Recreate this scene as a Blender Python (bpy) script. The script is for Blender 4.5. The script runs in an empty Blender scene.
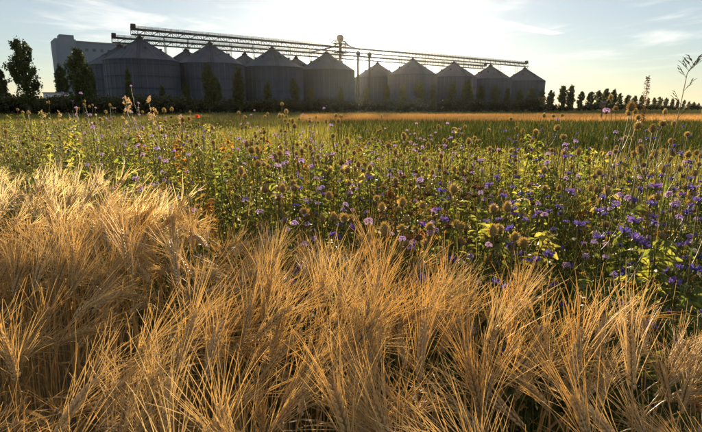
import bpy, math, random
import numpy as np
from mathutils import Vector
rad = math.radians
rng = np.random.default_rng(7)
random.seed(7)
scene = bpy.context.scene
COL = scene.collection

# ------------------------------------------------------------------ camera
CAM_Z = 1.5
FPX, CX, CY, HORIZON = 490.0, 351.0, 216.0, 108.0
PITCH = math.atan((CY - HORIZON) / FPX)
cam_data = bpy.data.cameras.new('camera')
cam_data.sensor_width = 36.0
cam_data.lens = 36.0 * FPX / 702.0
cam_data.clip_start = 0.02
cam_data.clip_end = 20000
cam = bpy.data.objects.new('camera', cam_data)
COL.objects.link(cam)
cam.location = (0, 0, CAM_Z)
cam.rotation_euler = (math.pi / 2 - PITCH, 0, 0)
scene.camera = cam


def pix_dir(u, v):
    dx, dy = (u - CX) / FPX, (CY - v) / FPX
    c, s = math.cos(PITCH), math.sin(PITCH)
    d = np.array([dx, c + s * dy, -s + c * dy])
    return d / np.linalg.norm(d)


def to_pix(p):
    p = np.asarray(p, float)
    x, y, z = p[..., 0], p[..., 1], p[..., 2] - CAM_Z
    c, s = math.cos(PITCH), math.sin(PITCH)
    fw = y * c - z * s
    up = y * s + z * c
    fw = np.where(fw < 1e-3, 1e-3, fw)
    return CX + FPX * x / fw, CY - FPX * up / fw, fw


def at_depth(u, v, depth):
    """point on the ray through (u, v) at ground distance y = depth"""
    d = pix_dir(u, v)
    t = depth / d[1]
    return np.array([0, 0, CAM_Z]) + d * t


# ------------------------------------------------------------------ sun and sky
SUN_DIR = pix_dir(364, 35)
SUN_EL = math.asin(SUN_DIR[2])
SUN_AZ = math.atan2(SUN_DIR[0], SUN_DIR[1])
sun_data = bpy.data.lights.new('sun', 'SUN')
sun_data.energy = 5.0
sun_data.angle = rad(0.6)
sun_data.color = (1.0, 0.79, 0.52)
sun = bpy.data.objects.new('sun', sun_data)
COL.objects.link(sun)
sun.rotation_euler = Vector(-SUN_DIR).to_track_quat('-Z', 'Y').to_euler()
sun.location = (0, 0, 60)

scene.view_settings.view_transform = 'Standard'
scene.view_settings.look = 'None'
scene.view_settings.gamma = 1.0
scene.view_settings.use_curve_mapping = False
scene.view_settings.exposure = 1.75
scene.cycles.use_denoising = True
scene.cycles.max_bounces = 5
scene.cycles.diffuse_bounces = 3
scene.cycles.transmission_bounces = 4
scene.cycles.volume_bounces = 0
scene.cycles.caustics_reflective = False
scene.cycles.caustics_refractive = False


class NT:
    """small helper to write node trees"""
    def __init__(self, tree):
        self.t = tree
        self.n = tree.nodes
        self.l = tree.links

    def new(self, kind, **kw):
        n = self.n.new(kind)
        for k, v in kw.items():
            setattr(n, k, v)
        return n

    def put(self, sock, v):
        if isinstance(v, bpy.types.NodeSocket):
            self.l.new(v, sock)
        else:
            sock.default_value = v

    def math(self, op, a, b=None, c=None, clamp=False):
        n = self.new('ShaderNodeMath', operation=op, use_clamp=clamp)
        for i, v in enumerate((a, b, c)):
            if v is not None:
                self.put(n.inputs[i], v)
        return n.outputs[0]

    def vmath(self, op, a, b=None, out=0):
        n = self.new('ShaderNodeVectorMath', operation=op)
        self.put(n.inputs[0], a)
        if b is not None:
            self.put(n.inputs[1], b)
        return n.outputs[out]

    def mix(self, f, a, b, blend='MIX'):
        n = self.new('ShaderNodeMix', data_type='RGBA', blend_type=blend)
        self.put(n.inputs[0], f)
        self.put(n.inputs[6], a)
        self.put(n.inputs[7], b)
        return n.outputs[2]

    def noise(self, vec, scale, detail=4.0, rough=0.55, out=0):
        n = self.new('ShaderNodeTexNoise')
        if vec is not None:
            self.put(n.inputs['Vector'], vec)
        n.inputs['Scale'].default_value = scale
        n.inputs['Detail'].default_value = detail
        n.inputs['Roughness'].default_value = rough
        return n.outputs[out]

    def smooth(self, v, a, b, lo=0.0, hi=1.0):
        n = self.new('ShaderNodeMapRange', interpolation_type='SMOOTHSTEP')
        self.put(n.inputs[0], v)
        n.inputs[1].default_value = a
        n.inputs[2].default_value = b
        n.inputs[3].default_value = lo
        n.inputs[4].default_value = hi
        return n.outputs[0]

    def ramp(self, v, stops):
        n = self.new('ShaderNodeValToRGB')
        self.put(n.inputs[0], v)
        e = n.color_ramp.elements
        while len(e) < len(stops):
            e.new(0.5)
        for i, (p, c) in enumerate(stops):
            e[i].position = p
            e[i].color = (*c, 1)
        return n.outputs[0]


world = bpy.data.worlds.new('World')
scene.world = world
world.use_nodes = True
W = NT(world.node_tree)
W.n.clear()
wout = W.new('ShaderNodeOutputWorld')
bg = W.new('ShaderNodeBackground')
W.l.new(bg.outputs[0], wout.inputs[0])
sky = W.new('ShaderNodeTexSky', sky_type='NISHITA')
sky.sun_disc = False
sky.sun_elevation = SUN_EL
sky.sun_rotation = SUN_AZ
sky.altitude = 50
sky.air_density = 1.0
sky.dust_density = 0.25
sky.ozone_density = 3.0
SKY_STRENGTH = 0.05
tc = W.new('ShaderNodeTexCoord')
dirv = W.vmath('NORMALIZE', tc.outputs['Generated'])
sep = W.new('ShaderNodeSeparateXYZ')
W.l.new(dirv, sep.inputs[0])
zz = W.math('MAXIMUM', sep.outputs[2], 0.02)
px = W.math('DIVIDE', sep.outputs[0], zz)
py = W.math('DIVIDE', sep.outputs[1], zz)


def cloud_plane(u, v):
    d = pix_dir(u, v)
    return np.array([d[0] / d[2], d[1] / d[2]])


# high thin cloud: stretched noise on a flat layer overhead
comb = W.new('ShaderNodeCombineXYZ')
W.l.new(W.math('MULTIPLY', px, 0.55), comb.inputs[0])
W.l.new(W.math('MULTIPLY', py, 0.30), comb.inputs[1])
warp = W.noise(comb.outputs[0], 0.8, 3.0, 0.5, out=1)
cv = W.vmath('ADD', comb.outputs[0], W.vmath('MULTIPLY', warp, (1.1, 0.9, 0.0)))
cir = W.noise(cv, 1.15, 7.0, 0.58)
cir = W.smooth(cir, 0.47, 0.74)
fade = W.smooth(sep.outputs[2], 0.03, 0.16)
cir = W.math('MULTIPLY', W.math('MULTIPLY', cir, fade), 0.75)
# a vapour trail crossing the upper right of the sky
a, b = cloud_plane(438, 13), cloud_plane(556, 34)
L = np.linalg.norm(b - a)
e = (b - a) / L
rx = W.math('SUBTRACT', px, float(a[0]))
ry = W.math('SUBTRACT', py, float(a[1]))
along = W.math('ADD', W.math('MULTIPLY', rx, float(e[0])), W.math('MULTIPLY', ry, float(e[1])))
across = W.math('ADD', W.math('MULTIPLY', rx, float(-e[1])), W.math('MULTIPLY', ry, float(e[0])))
wob = W.noise(W.vmath('MULTIPLY', dirv, (14.0, 14.0, 14.0)), 1.0, 3.0)
across = W.math('ADD', across, W.math('MULTIPLY', W.math('SUBTRACT', wob, 0.5), 0.22))
wid = W.smooth(along, L * -0.5, L * 1.0, 0.42, 0.14)
tr = W.math('SUBTRACT', 1.0, W.math('DIVIDE', W.math('ABSOLUTE', across), wid), clamp=True)
tr = W.math('MULTIPLY', tr, W.smooth(along, L * -0.6, L * 0.1))
tr = W.math('MULTIPLY', tr, W.smooth(along, L * 1.03, L * 0.98))
tr = W.math('MULTIPLY', W.smooth(tr, 0.0, 0.8), 0.9)
cl = W.math('ADD', cir, tr, clamp=True)
# glow of the thin cloud and dust round the sun
cosang = W.math('MAXIMUM', W.vmath('DOT_PRODUCT', dirv, tuple(float(x) for x in SUN_DIR), out=1), 0.0)
g1 = W.math('MULTIPLY', W.math('POWER', cosang, 700.0), 40.0)
g2 = W.math('MULTIPLY', W.math('POWER', cosang, 160.0), 4.0)
g3 = W.math('MULTIPLY', W.math('POWER', cosang, 12.0), 0.3)
glow = W.math('ADD', W.math('ADD', g1, g2), g3)
skyc = W.mix(cl, W.mix(0.42, sky.outputs[0], (4.3, 3.85, 3.3, 1)), (8.6, 8.2, 7.5, 1))
glowc = W.new('ShaderNodeVectorMath', operation='SCALE')
glowc.inputs[0].default_value = (1.0, 0.90, 0.70)
W.l.new(glow, glowc.inputs['Scale'])
skyc = W.vmath('ADD', skyc, glowc.outputs[0])
W.l.new(skyc, bg.inputs[0])
bg.inputs[1].default_value = SKY_STRENGTH

# ------------------------------------------------------------------ mesh kit


class MB:
    """collects numpy geometry and links it as one mesh"""
    def __init__(self):
        self.V, self.F, self.M, self.T, self.n = [], [], [], [], 0

    def add(self, V, F, mat=0, tint=0.0):
        V = np.asarray(V, float).reshape(-1, 3)
        F = np.asarray(F, int)
        self.V.append(V)
        self.F.append(F + self.n)
        self.M.append(np.full(len(F), mat) if np.isscalar(mat) else np.asarray(mat))
        self.T.append(np.full(len(V), tint) if np.isscalar(tint) else np.asarray(tint))
        self.n += len(V)
        return self

    def box(self, lo, hi, mat=0):
        x0, y0, z0 = lo
        x1, y1, z1 = hi
        V = [(x0, y0, z0), (x1, y0, z0), (x1, y1, z0), (x0, y1, z0), (x0, y0, z1), (x1, y0, z1), (x1, y1, z1), (x0, y1, z1)]
        F = [(3, 2, 1, 0), (4, 5, 6, 7), (0, 1, 5, 4), (1, 2, 6, 5), (2, 3, 7, 6), (3, 0, 4, 7)]
        return self.add(V, F, mat)

    def bar(self, p, q, r, sides=4, mat=0):
        V, F = tube(np.array([p, q], float), np.array([r, r]), sides, cap=True)
        for f in F:
            self.add(V, np.zeros((0, 4), int), mat) if False else None
        self.add(V, F, mat)
        return self

    def lathe(self, prof, seg=32, mat=0, center=(0, 0)):
        prof = np.asarray(prof, float)
        an = np.linspace(0, 2 * np.pi, seg, endpoint=False)
        V = np.zeros((len(prof), seg, 3))
        V[:, :, 0] = prof[:, :1] * np.cos(an) + center[0]
        V[:, :, 1] = prof[:, :1] * np.sin(an) + center[1]
        V[:, :, 2] = prof[:, 1:2]
        F = grid_faces(len(prof), seg, wrap=True)
        return self.add(V.reshape(-1, 3), F, mat)

    def mesh(self, name, mats, smooth=False):
        V = np.concatenate(self.V)
        me = bpy.data.meshes.new(name)
        loops, tot, mi = [], [], []
        for F, M in zip(self.F, self.M):
            if len(F) == 0:
                continue
            loops.append(F.ravel())
            tot.append(np.full(len(F), F.shape[1]))
            mi.append(M)
        loops = np.concatenate(loops)
        tot = np.concatenate(tot)
        mi = np.concatenate(mi)
        me.vertices.add(len(V))
        me.vertices.foreach_set('co', V.ravel().astype(np.float32))
        me.loops.add(len(loops))
        me.loops.foreach_set('vertex_index', loops.astype(np.int32))
        me.polygons.add(len(tot))
        st = np.concatenate([[0], np.cumsum(tot)[:-1]])
        me.polygons.foreach_set('loop_start', st.astype(np.int32))
        me.polygons.foreach_set('loop_total', tot.astype(np.int32))
        me.polygons.foreach_set('material_index', mi.astype(np.int32))
        me.polygons.foreach_set('use_smooth', np.full(len(tot), smooth))
        at = me.attributes.new('tint', 'FLOAT', 'POINT')
        at.data.foreach_set('value', np.concatenate(self.T).astype(np.float32))
        for m in (mats if isinstance(mats, (list, tuple)) else [mats]):
            me.materials.append(m)
        me.update(calc_edges=True)
        return me


def grid_faces(r, c, wrap=False):
    i = np.arange(r - 1)[:, None] * c
    j = np.arange(c if wrap else c - 1)[None, :]
    k = (j + 1) % c
    return np.stack([i + j, i + k, i + c + k, i + c + j], -1).reshape(-1, 4)


def frames(P):
    T = np.gradient(P, axis=0)
    T /= np.linalg.norm(T, axis=1, keepdims=True) + 1e-12
    ref = np.array([0.31, 0.87, 0.2])
    if abs(T[0] @ ref) > 0.9:
        ref = np.array([0.9, -0.2, 0.3])
    N = np.cross(T, ref)
    N /= np.linalg.norm(N, axis=1, keepdims=True) + 1e-12
    return T, N, np.cross(T, N)


def tube(P, R, sides=4, cap=False):
    P = np.asarray(P, float)
    T, N, B = frames(P)
    an = np.linspace(0, 2 * np.pi, sides, endpoint=False) + 0.4
    V = P[:, None] + R[:, None, None] * (np.cos(an)[None, :, None] * N[:, None] + np.sin(an)[None, :, None] * B[:, None])
    F = grid_faces(len(P), sides, True)
    V = V.reshape(-1, 3)
    if cap and sides == 4:
        F = np.concatenate([F, [[3, 2, 1, 0]], [[len(V) - 4, len(V) - 3, len(V) - 2, len(V) - 1]]])
    return V, F


def ribbon(P, Wd, side):
    P = np.asarray(P, float)
    s = np.asarray(side, float)
    s = s / (np.linalg.norm(s) + 1e-12)
    V = np.stack([P - s * Wd[:, None] / 2, P + s * Wd[:, None] / 2], 1).reshape(-1, 3)
    return V, grid_faces(len(P), 2)


def rotz(a):
    a = np.asarray(a, float)
    R = np.zeros(a.shape + (3, 3))
    R[..., 0, 0] = np.cos(a); R[..., 0, 1] = -np.sin(a)
    R[..., 1, 0] = np.sin(a); R[..., 1, 1] = np.cos(a); R[..., 2, 2] = 1
    return R


def rand_rot(n, r=rng):
    q = r.normal(size=(n, 4))
    q /= np.linalg.norm(q, axis=1, keepdims=True)
    w, x, y, z = q.T
    return np.stack([1 - 2 * (y * y + z * z), 2 * (x * y - z * w), 2 * (x * z + y * w),
                     2 * (x * y + z * w), 1 - 2 * (x * x + z * z), 2 * (y * z - x * w),
                     2 * (x * z - y * w), 2 * (y * z + x * w), 1 - 2 * (x * x + y * y)], -1).reshape(-1, 3, 3)


def scatter(mb, V, F, R, t, mat=0, tint=None):
    """many transformed copies of one small template into one mesh"""
    n, k = len(V), len(t)
    VV = np.einsum('kij,nj->kni', R, V) + t[:, None]
    FF = F[None] + (np.arange(k) * n)[:, None, None]
    m = mat if np.isscalar(mat) else np.tile(mat, k)
    tn = 0.0 if tint is None else np.repeat(tint, n)
    mb.add(VV.reshape(-1, 3), FF.reshape(-1, F.shape[1]), m, tn)


def link(name, me, parent=None, loc=None, rz=0.0, scale=None):
    o = bpy.data.objects.new(name, me)
    COL.objects.link(o)
    if parent is not None:
        o.parent = parent
    if loc is not None:
        o.location = loc
    o.rotation_euler = (0, 0, rz)
    if scale is not None:
        o.scale = (scale, scale, scale)
    return o


def tag(o, label, cat, group=None):
    o['label'] = label
    o['category'] = cat
    if group:
        o['group'] = group
    return o


def kind(o, k, label=None):
    o['kind'] = k
    if label:
        o['label'] = label
    return o


# ------------------------------------------------------------------ materials


def material(name):
    m = bpy.data.materials.new(name)
    m.use_nodes = True
    t = NT(m.node_tree)
    t.n.clear()
    out = t.new('ShaderNodeOutputMaterial')
    return m, t, out


def tone(t):
    """0..1, differs from plant to plant: per object random plus per piece tint"""
    oi = t.new('ShaderNodeObjectInfo')
    at = t.new('ShaderNodeAttribute', attribute_name='tint')
    return t.math('FRACT', t.math('ADD', oi.outputs['Random'], at.outputs['Fac']))


def plant_mat(name, stops, transl=0.45, rough=0.6, spec=0.25, tmul=(1.15, 1.05, 0.7), fine=60.0, amt=0.35):
    m, t, out = material(name)
    c = t.ramp(tone(t), stops)
    geo = t.new('ShaderNodeNewGeometry')
    nz = t.noise(geo.outputs['Position'], fine, 3.0)
    f = t.smooth(nz, 0.25, 0.75, 1 - amt, 1 + amt)
    sc = t.new('ShaderNodeVectorMath', operation='SCALE')
    t.l.new(c, sc.inputs[0]); t.l.new(f, sc.inputs['Scale'])
    p = t.new('ShaderNodeBsdfPrincipled')
    t.l.new(sc.outputs[0], p.inputs['Base Color'])
    p.inputs['Roughness'].default_value = rough
    p.inputs['Specular IOR Level'].default_value = spec
    tr = t.new('ShaderNodeBsdfTranslucent')
    t.l.new(t.vmath('MULTIPLY', sc.outputs[0], tmul), tr.inputs[0])
    mx = t.new('ShaderNodeMixShader')
    mx.inputs[0].default_value = transl
    t.l.new(p.outputs[0], mx.inputs[1]); t.l.new(tr.outputs[0], mx.inputs[2])
    t.l.new(mx.outputs[0], out.inputs[0])
    return m


def surf_mat(name, c1, c2, scale=1.0, rough=0.8, metal=0.0, spec=0.3, bump=0.0, bscale=20.0, stretch=(1, 1, 1)):
    m, t, out = material(name)
    tcn = t.new('ShaderNodeTexCoord')
    v = t.vmath('MULTIPLY', tcn.outputs['Object'], stretch)
    f = t.smooth(t.noise(v, scale, 6.0, 0.6), 0.3, 0.7)
    p = t.new('ShaderNodeBsdfPrincipled')
    t.l.new(t.mix(f, (*c1, 1), (*c2, 1)), p.inputs['Base Color'])
    p.inputs['Roughness'].default_value = rough
    p.inputs['Metallic'].default_value = metal
    p.inputs['Specular IOR Level'].default_value = spec
    if bump:
        b = t.new('ShaderNodeBump')
        b.inputs['Strength'].default_value = bump
        t.l.new(t.noise(v, bscale, 4.0), b.inputs['Height'])
        t.l.new(b.outputs[0], p.inputs['Normal'])
    t.l.new(p.outputs[0], out.inputs[0])
    return m


M = {}
M['awn'] = plant_mat('wheat_awn', [(0, (.70, .53, .27)), (.5, (.77, .62, .36)), (1, (.73, .62, .41))], .60, .5, .25, (1.06, 1.0, .80), 30, .2)
M['ear'] = plant_mat('wheat_ear', [(0, (.54, .39, .19)), (.5, (.60, .46, .25)), (1, (.55, .45, .29))], .35, .5, .3, (1.08, .98, .75), 220, .35)
M['culm'] = plant_mat('wheat_culm', [(0, (.38, .23, .07)), (.6, (.46, .31, .12)), (1, (.36, .27, .12))], .25, .4, .5, (1.1, .95, .6), 40, .3)
M['dryleaf'] = plant_mat('wheat_dry_leaf', [(0, (.30, .19, .08)), (.6, (.42, .29, .13)), (1, (.26, .19, .10))], .45, .6, .2, (1.1, .95, .6), 50, .4)
M['green'] = plant_mat('green_leaf', [(0, (.10, .135, .048)), (.45, (.155, .180, .066)), (.75, (.25, .24, .09)), (1, (.34, .27, .12))], .60, .5, .3, (1.3, 1.3, .5), 70, .3)
M['deepgreen'] = plant_mat('deep_green_leaf', [(0, (.055, .095, .030)), (.6, (.085, .125, .036)), (1, (.13, .15, .045))], .5, .5, .3, (1.3, 1.3, .5), 70, .3)
M['ochre'] = plant_mat('ochre_leaf', [(0, (.34, .26, .06)), (.5, (.36, .22, .06)), (1, (.28, .14, .05))], .5, .55, .2, (1.2, 1.0, .5), 70, .3)
M['stem'] = plant_mat('green_stem', [(0, (.07, .10, .03)), (.6, (.12, .13, .04)), (1, (.20, .16, .06))], .3, .5, .3, (1.2, 1.1, .5), 50, .3)
M['drystem'] = plant_mat('dry_stem', [(0, (.24, .18, .08)), (1, (.34, .25, .12))], .3, .5, .3, (1.1, 1.0, .6), 50, .3)
M['grass'] = plant_mat('meadow_grass', [(0, (.070, .105, .028)), (.4, (.120, .140, .036)), (.7, (.24, .21, .07)), (1, (.36, .28, .12))], .5, .7, .1, (1.2, 1.15, .6), 3, .3)
M['darkcrop'] = plant_mat('dark_crop_leaf', [(0, (.024, .042, .014)), (.6, (.040, .060, .018)), (1, (.08, .08, .026))], .22, .85, .05, (1.2, 1.2, .5), 3, .3)
M['stubble'] = plant_mat('stubble_straw', [(0, (.34, .20, .08)), (1, (.46, .29, .12))], .45, .6, .2, (1.1, .95, .6), 2, .3)
M['blue'] = plant_mat('cornflower_petal', [(0, (.085, .065, .27)), (.5, (.115, .09, .32)), (1, (.16, .10, .32))], .45, .6, .15, (1.1, 1.0, 1.2), 200, .2)
M['lilac'] = plant_mat('lilac_petal', [(0, (.36, .27, .55)), (.5, (.45, .34, .58)), (1, (.48, .34, .50))], .5, .6, .15, (1.1, 1.0, 1.05), 200, .2)
M['white'] = plant_mat('white_petal', [(0, (.62, .58, .48)), (1, (.72, .68, .56))], .5, .6, .15, (1.05, 1.0, .85), 200, .15)
M['yellow'] = plant_mat('yellow_petal', [(0, (.62, .46, .05)), (1, (.70, .50, .10))], .5, .6, .15, (1.05, 1.0, .6), 200, .15)
M['red'] = plant_mat('poppy_petal', [(0, (.62, .09, .03)), (1, (.68, .12, .04))], .55, .6, .15, (1.1, .9, .8), 200, .15)
M['calyx'] = plant_mat('calyx', [(0, (.07, .09, .03)), (1, (.13, .11, .05))], .2, .6, .2, (1.1, 1.0, .6), 200, .3)
M['seedcore'] = plant_mat('seed_head_core', [(0, (.28, .23, .12)), (.5, (.34, .27, .14)), (1, (.22, .17, .09))], .25, .7, .15, (1.1, 1.0, .6), 220, .4)
M['bristle'] = plant_mat('seed_head_bristle', [(0, (.60, .53, .30)), (.5, (.66, .57, .34)), (1, (.55, .46, .27))], .62, .5, .3, (1.1, 1.0, .65), 90, .2)
M['darkhead'] = plant_mat('dark_seed_head', [(0, (.10, .06, .03)), (1, (.18, .10, .05))], .3, .7, .15, (1.1, .9, .6), 220, .4)
M['buff'] = plant_mat('buff_fluff', [(0, (.52, .42, .26)), (1, (.62, .50, .32))], .6, .7, .1, (1.05, .95, .75), 120, .2)
M['poplar'] = plant_mat('poplar_leaf', [(0, (.040, .058, .016)), (.5, (.060, .080, .020)), (1, (.095, .105, .028))], .38, .5, .3, (1.2, 1.15, .5), .8, .35)
M['hedge'] = plant_mat('hedge_leaf', [(0, (.030, .042, .014)), (.6, (.045, .055, .018)), (1, (.085, .060, .025))], .3, .55, .25, (1.2, 1.1, .5), .8, .35)
M['bark'] = surf_mat('bark', (.07, .055, .04), (.14, .11, .08), 3, .9, bump=.5, bscale=12)
M['soil'] = surf_mat('soil', (.060, .045, .028), (.12, .09, .05), 9, 1.0, spec=0, bump=.6, bscale=40)
M['ground'] = surf_mat('pasture_ground', (.060, .075, .024), (.13, .12, .045), .35, 1.0, spec=0, bump=.4, bscale=6)
M['strawsoil'] = surf_mat('stubble_ground', (.30, .19, .09), (.40, .26, .12), .5, 1.0, spec=0, bump=.4, bscale=8)
M['cropsoil'] = surf_mat('crop_ground', (.035, .048, .016), (.06, .065, .022), .6, 1.0, spec=0)
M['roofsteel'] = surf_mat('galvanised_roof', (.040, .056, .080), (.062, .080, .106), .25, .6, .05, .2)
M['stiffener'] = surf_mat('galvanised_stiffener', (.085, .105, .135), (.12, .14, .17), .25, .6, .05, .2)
M['steel'] = surf_mat('gantry_steel', (.030, .030, .030), (.055, .05, .048), .8, .8, .0, .15)
M['paintwall'] = surf_mat('pale_concrete', (.15, .19, .245), (.20, .24, .29), .12, .85, bump=.1, bscale=2, stretch=(1, 1, .3))
M['paintroof'] = surf_mat('flat_roof', (.20, .21, .22), (.26, .27, .28), .3, .9)
M['shedwall'] = surf_mat('white_shed_wall', (.60, .61, .62), (.68, .69, .70), .3, .8)
M['glass'] = surf_mat('dark_window', (.03, .035, .04), (.05, .055, .06), .3, .15, 0, .6)
M['postwood'] = surf_mat('weathered_post', (.10, .08, .06), (.17, .14, .10), 4, .9, bump=.3)


def corrugated():
    m, t, out = material('corrugated_galvanised_wall')
    tcn = t.new('ShaderNodeTexCoord')
    s = t.new('ShaderNodeSeparateXYZ')
    t.l.new(tcn.outputs['Object'], s.inputs[0])
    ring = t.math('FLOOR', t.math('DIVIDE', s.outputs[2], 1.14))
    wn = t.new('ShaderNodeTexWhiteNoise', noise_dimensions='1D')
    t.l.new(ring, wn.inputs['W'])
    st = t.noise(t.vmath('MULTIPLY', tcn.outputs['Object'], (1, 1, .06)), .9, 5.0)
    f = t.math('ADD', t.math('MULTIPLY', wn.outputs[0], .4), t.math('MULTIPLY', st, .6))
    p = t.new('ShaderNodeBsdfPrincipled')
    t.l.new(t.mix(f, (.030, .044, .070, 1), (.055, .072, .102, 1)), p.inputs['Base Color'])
    p.inputs['Metallic'].default_value = .05
    p.inputs['Roughness'].default_value = .5
    b = t.new('ShaderNodeBump')
    b.inputs['Strength'].default_value = .6
    b.inputs['Distance'].default_value = .03
    t.l.new(t.math('SINE', t.math('MULTIPLY', s.outputs[2], 2 * math.pi / .114)), b.inputs['Height'])
    t.l.new(b.outputs[0], p.inputs['Normal'])
    t.l.new(p.outputs[0], out.inputs[0])
    return m


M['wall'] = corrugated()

# ------------------------------------------------------------------ ground and fields
def sheet(name, poly, z, mat):
    n = len(poly)
    mb = MB()
    me = bpy.data.meshes.new(name)
    me.from_pydata([(x, y, z) for x, y in poly], [], [list(range(n))])
    me.materials.append(mat)
    return kind(link(name, me), 'structure')


sheet('ground', [(-2400, -250), (2400, -250), (2400, 3500), (-2400, 3500)], 0.0, M['ground'])
# line of the wheat's edge: EDGE(x, y) < 0 is wheat
EN = np.array([0.62, 0.785]); EN /= np.linalg.norm(EN)
ED = np.array([EN[1], -EN[0]])
EC = 1.33


def edge(x, y):
    w = 0.10 * np.sin(2.1 * x - 1.3 * y) + 0.06 * np.sin(5.3 * x - 4.1 * y + 1.0)
    return x * EN[0] + y * EN[1] - EC + w


def strip(d0, d1, l0, l1):
    o = EN * EC
    return [tuple(o + EN * d0 + ED * l0), tuple(o + EN * d0 + ED * l1), tuple(o + EN * d1 + ED * l1), tuple(o + EN * d1 + ED * l0)]


sheet('wheat_field_soil', strip(-9, 0.1, -16, 10), .004, M['soil'])
sheet('flower_strip_soil', strip(0.1, 6.8, -16, 10), .004, M['soil'])
sheet('crop_ground', [(1, 13.5), (90, 9), (160, 44), (-20, 46)], .004, M['cropsoil'])
sheet('stubble_field', [(-40, 47), (200, 45), (560, 150), (-40, 104)], .004, M['strawsoil'])
# ------------------------------------------------------------------ silos
APEX = 28.5          # height of a silo's roof tip
EAVE = 19.8
RAD = 14.2


def row_depth(u, v):
    d = pix_dir(u, v)
    return (APEX - CAM_Z) / d[2] * d[:2]


P0 = row_depth(146, 39.5)
P1 = row_depth(522, 68.6)
RD = (P1 - P0) / np.linalg.norm(P1 - P0)
RN = np.array([-RD[1], RD[0]])


def on_row(u, off=0.0):
    """ground point of the row (shifted back by off) seen at picture column u"""
    d = pix_dir(u, HORIZON)[:2]
    o = P0 + RN * off
    A = np.array([d, -RD]).T
    t = np.linalg.solve(A, o)
    return d * t[0]


FRONT = [on_row(u) for u in (146, 213.6, 274, 327, 411.5, 452, 488, 522)]
BACK = [on_row(u, 31) for u in (126, 190, 247, 297, 377)]
YAW = math.atan2(RD[1], RD[0])


def silo_meshes():
    out = {}
    mb = MB()
    prof = [(RAD, 0), (RAD, EAVE)]
    mb.lathe(prof, 72)
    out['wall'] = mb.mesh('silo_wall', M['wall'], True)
    mb = MB()
    mb.lathe([(RAD + .35, EAVE - .25), (RAD + .35, EAVE + .12), (1.3, APEX - .35), (1.3, APEX - .30)], 72)
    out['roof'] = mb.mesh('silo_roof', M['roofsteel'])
    mb = MB()
    for k in range(36):
        a = 2 * math.pi * k / 36
        c, s = math.cos(a), math.sin(a)
        mb.bar((RAD * c + .06 * c, RAD * s + .06 * s, 0), (RAD * c + .06 * c, RAD * s + .06 * s, EAVE - .25), .13)
    out['wall_stiffening'] = mb.mesh('wall_stiffening', M['stiffener'])
    mb = MB()
    for k in range(36):
        a = 2 * math.pi * (k + .5) / 36
        c, s = math.cos(a), math.sin(a)
        mb.bar(((RAD + .2) * c, (RAD + .2) * s, EAVE + .22), (1.4 * c, 1.4 * s, APEX - .32), .09)
    out['roof_ribbing'] = mb.mesh('roof_ribbing', M['roofsteel'])
    mb = MB()
    for z in (4.6, 9.1, 13.7, 18.2):
        mb.lathe([(RAD, z - .12), (RAD + .24, z - .08), (RAD + .24, z + .08), (RAD, z + .12)], 72)
    out['wind_ring'] = mb.mesh('wind_ring', M['roofsteel'])
    mb = MB()
    mb.lathe([(1.35, APEX - .4), (1.35, APEX + .45), (1.0, APEX + .5), (.5, APEX + 1.1), (.01, APEX + 1.1)], 16)
    out['filling_collar'] = mb.mesh('filling_collar', M['steel'])
    mb = MB()
    mb.lathe([(.45, 0), (.45, .9), (.62, .9), (.62, 1.15), (.01, 1.3)], 10)
    out['roof_vent'] = mb.mesh('roof_vent', M['roofsteel'])
    mb = MB()
    for s in (-.3, .3):
        mb.bar((RAD + .45, s, .5), (RAD + .45, s, EAVE + .6), .05)
        mb.bar((RAD + .6, s, EAVE + .5), (1.8, s, APEX + .35), .05)
        mb.bar((RAD + .6, s * 1.6, EAVE + 1.4), (1.8, s * 1.6, APEX + 1.25), .04)
    for z in np.arange(.8, EAVE, .6):
        mb.bar((RAD + .45, -.3, z), (RAD + .45, .3, z), .03)
    for f in np.linspace(0, 1, 9):
        x = RAD + .6 + (1.8 - RAD - .6) * f
        z = EAVE + .5 + (APEX - .15 - EAVE) * f
        for s in (-.48, .48):
            mb.bar((x, s, z - .1), (x, s, z + .9), .035)
    out['ladder'] = mb.mesh('ladder', M['steel'])
    return out


SM = silo_meshes()


def build_silo(pos, label, group, yaw):
    e = link('grain_silo', None, None, (pos[0], pos[1], 0), yaw)
    tag(e, label, 'silo', group)
    for k in ('wall', 'wall_stiffening', 'wind_ring', 'filling_collar', 'ladder'):
        link(k, SM[k], e)
    r = link('roof', SM['roof'], e)
    link('roof_ribbing', SM['roof_ribbing'], r)
    for k in range(6):
        a = 2 * math.pi * (k + .3) / 6
        rr = RAD * .55
        zz_ = EAVE + (APEX - EAVE) * (1 - rr / RAD) - .1
        link('roof_vent', SM['roof_vent'], r, (rr * math.cos(a), rr * math.sin(a), zz_))
    return e


ORD = ['first', 'second', 'third', 'fourth', 'fifth', 'sixth', 'seventh']
for i, p in enumerate(FRONT):
    lab = ('large steel grain silo nearest the pale concrete building, front row' if i == 0 else
           'steel grain silo at the far right end of the row' if i == 7 else
           'steel grain silo directly left of the elevator tower, front row' if i == 3 else
           'steel grain silo just right of the elevator tower gap, front row' if i == 4 else
           f'cone-roofed steel grain silo, {ORD[i]} from the left in the front row')
    build_silo(p, lab, 'grain silos', YAW - 1.9)
for i, p in enumerate(BACK):
    lab = ('steel grain silo peeking out behind the leftmost front silo' if i == 0 else
           'steel grain silo behind, its roof showing in the gap right of the elevator tower' if i == 4 else
           f'steel grain silo in the back row, roof showing between the {ORD[i-1]} and {ORD[i]} front silos')
    build_silo(p, lab, 'grain silos', YAW - 1.9)

# ------------------------------------------------------------------ conveyor galleries on top of the silos


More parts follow.
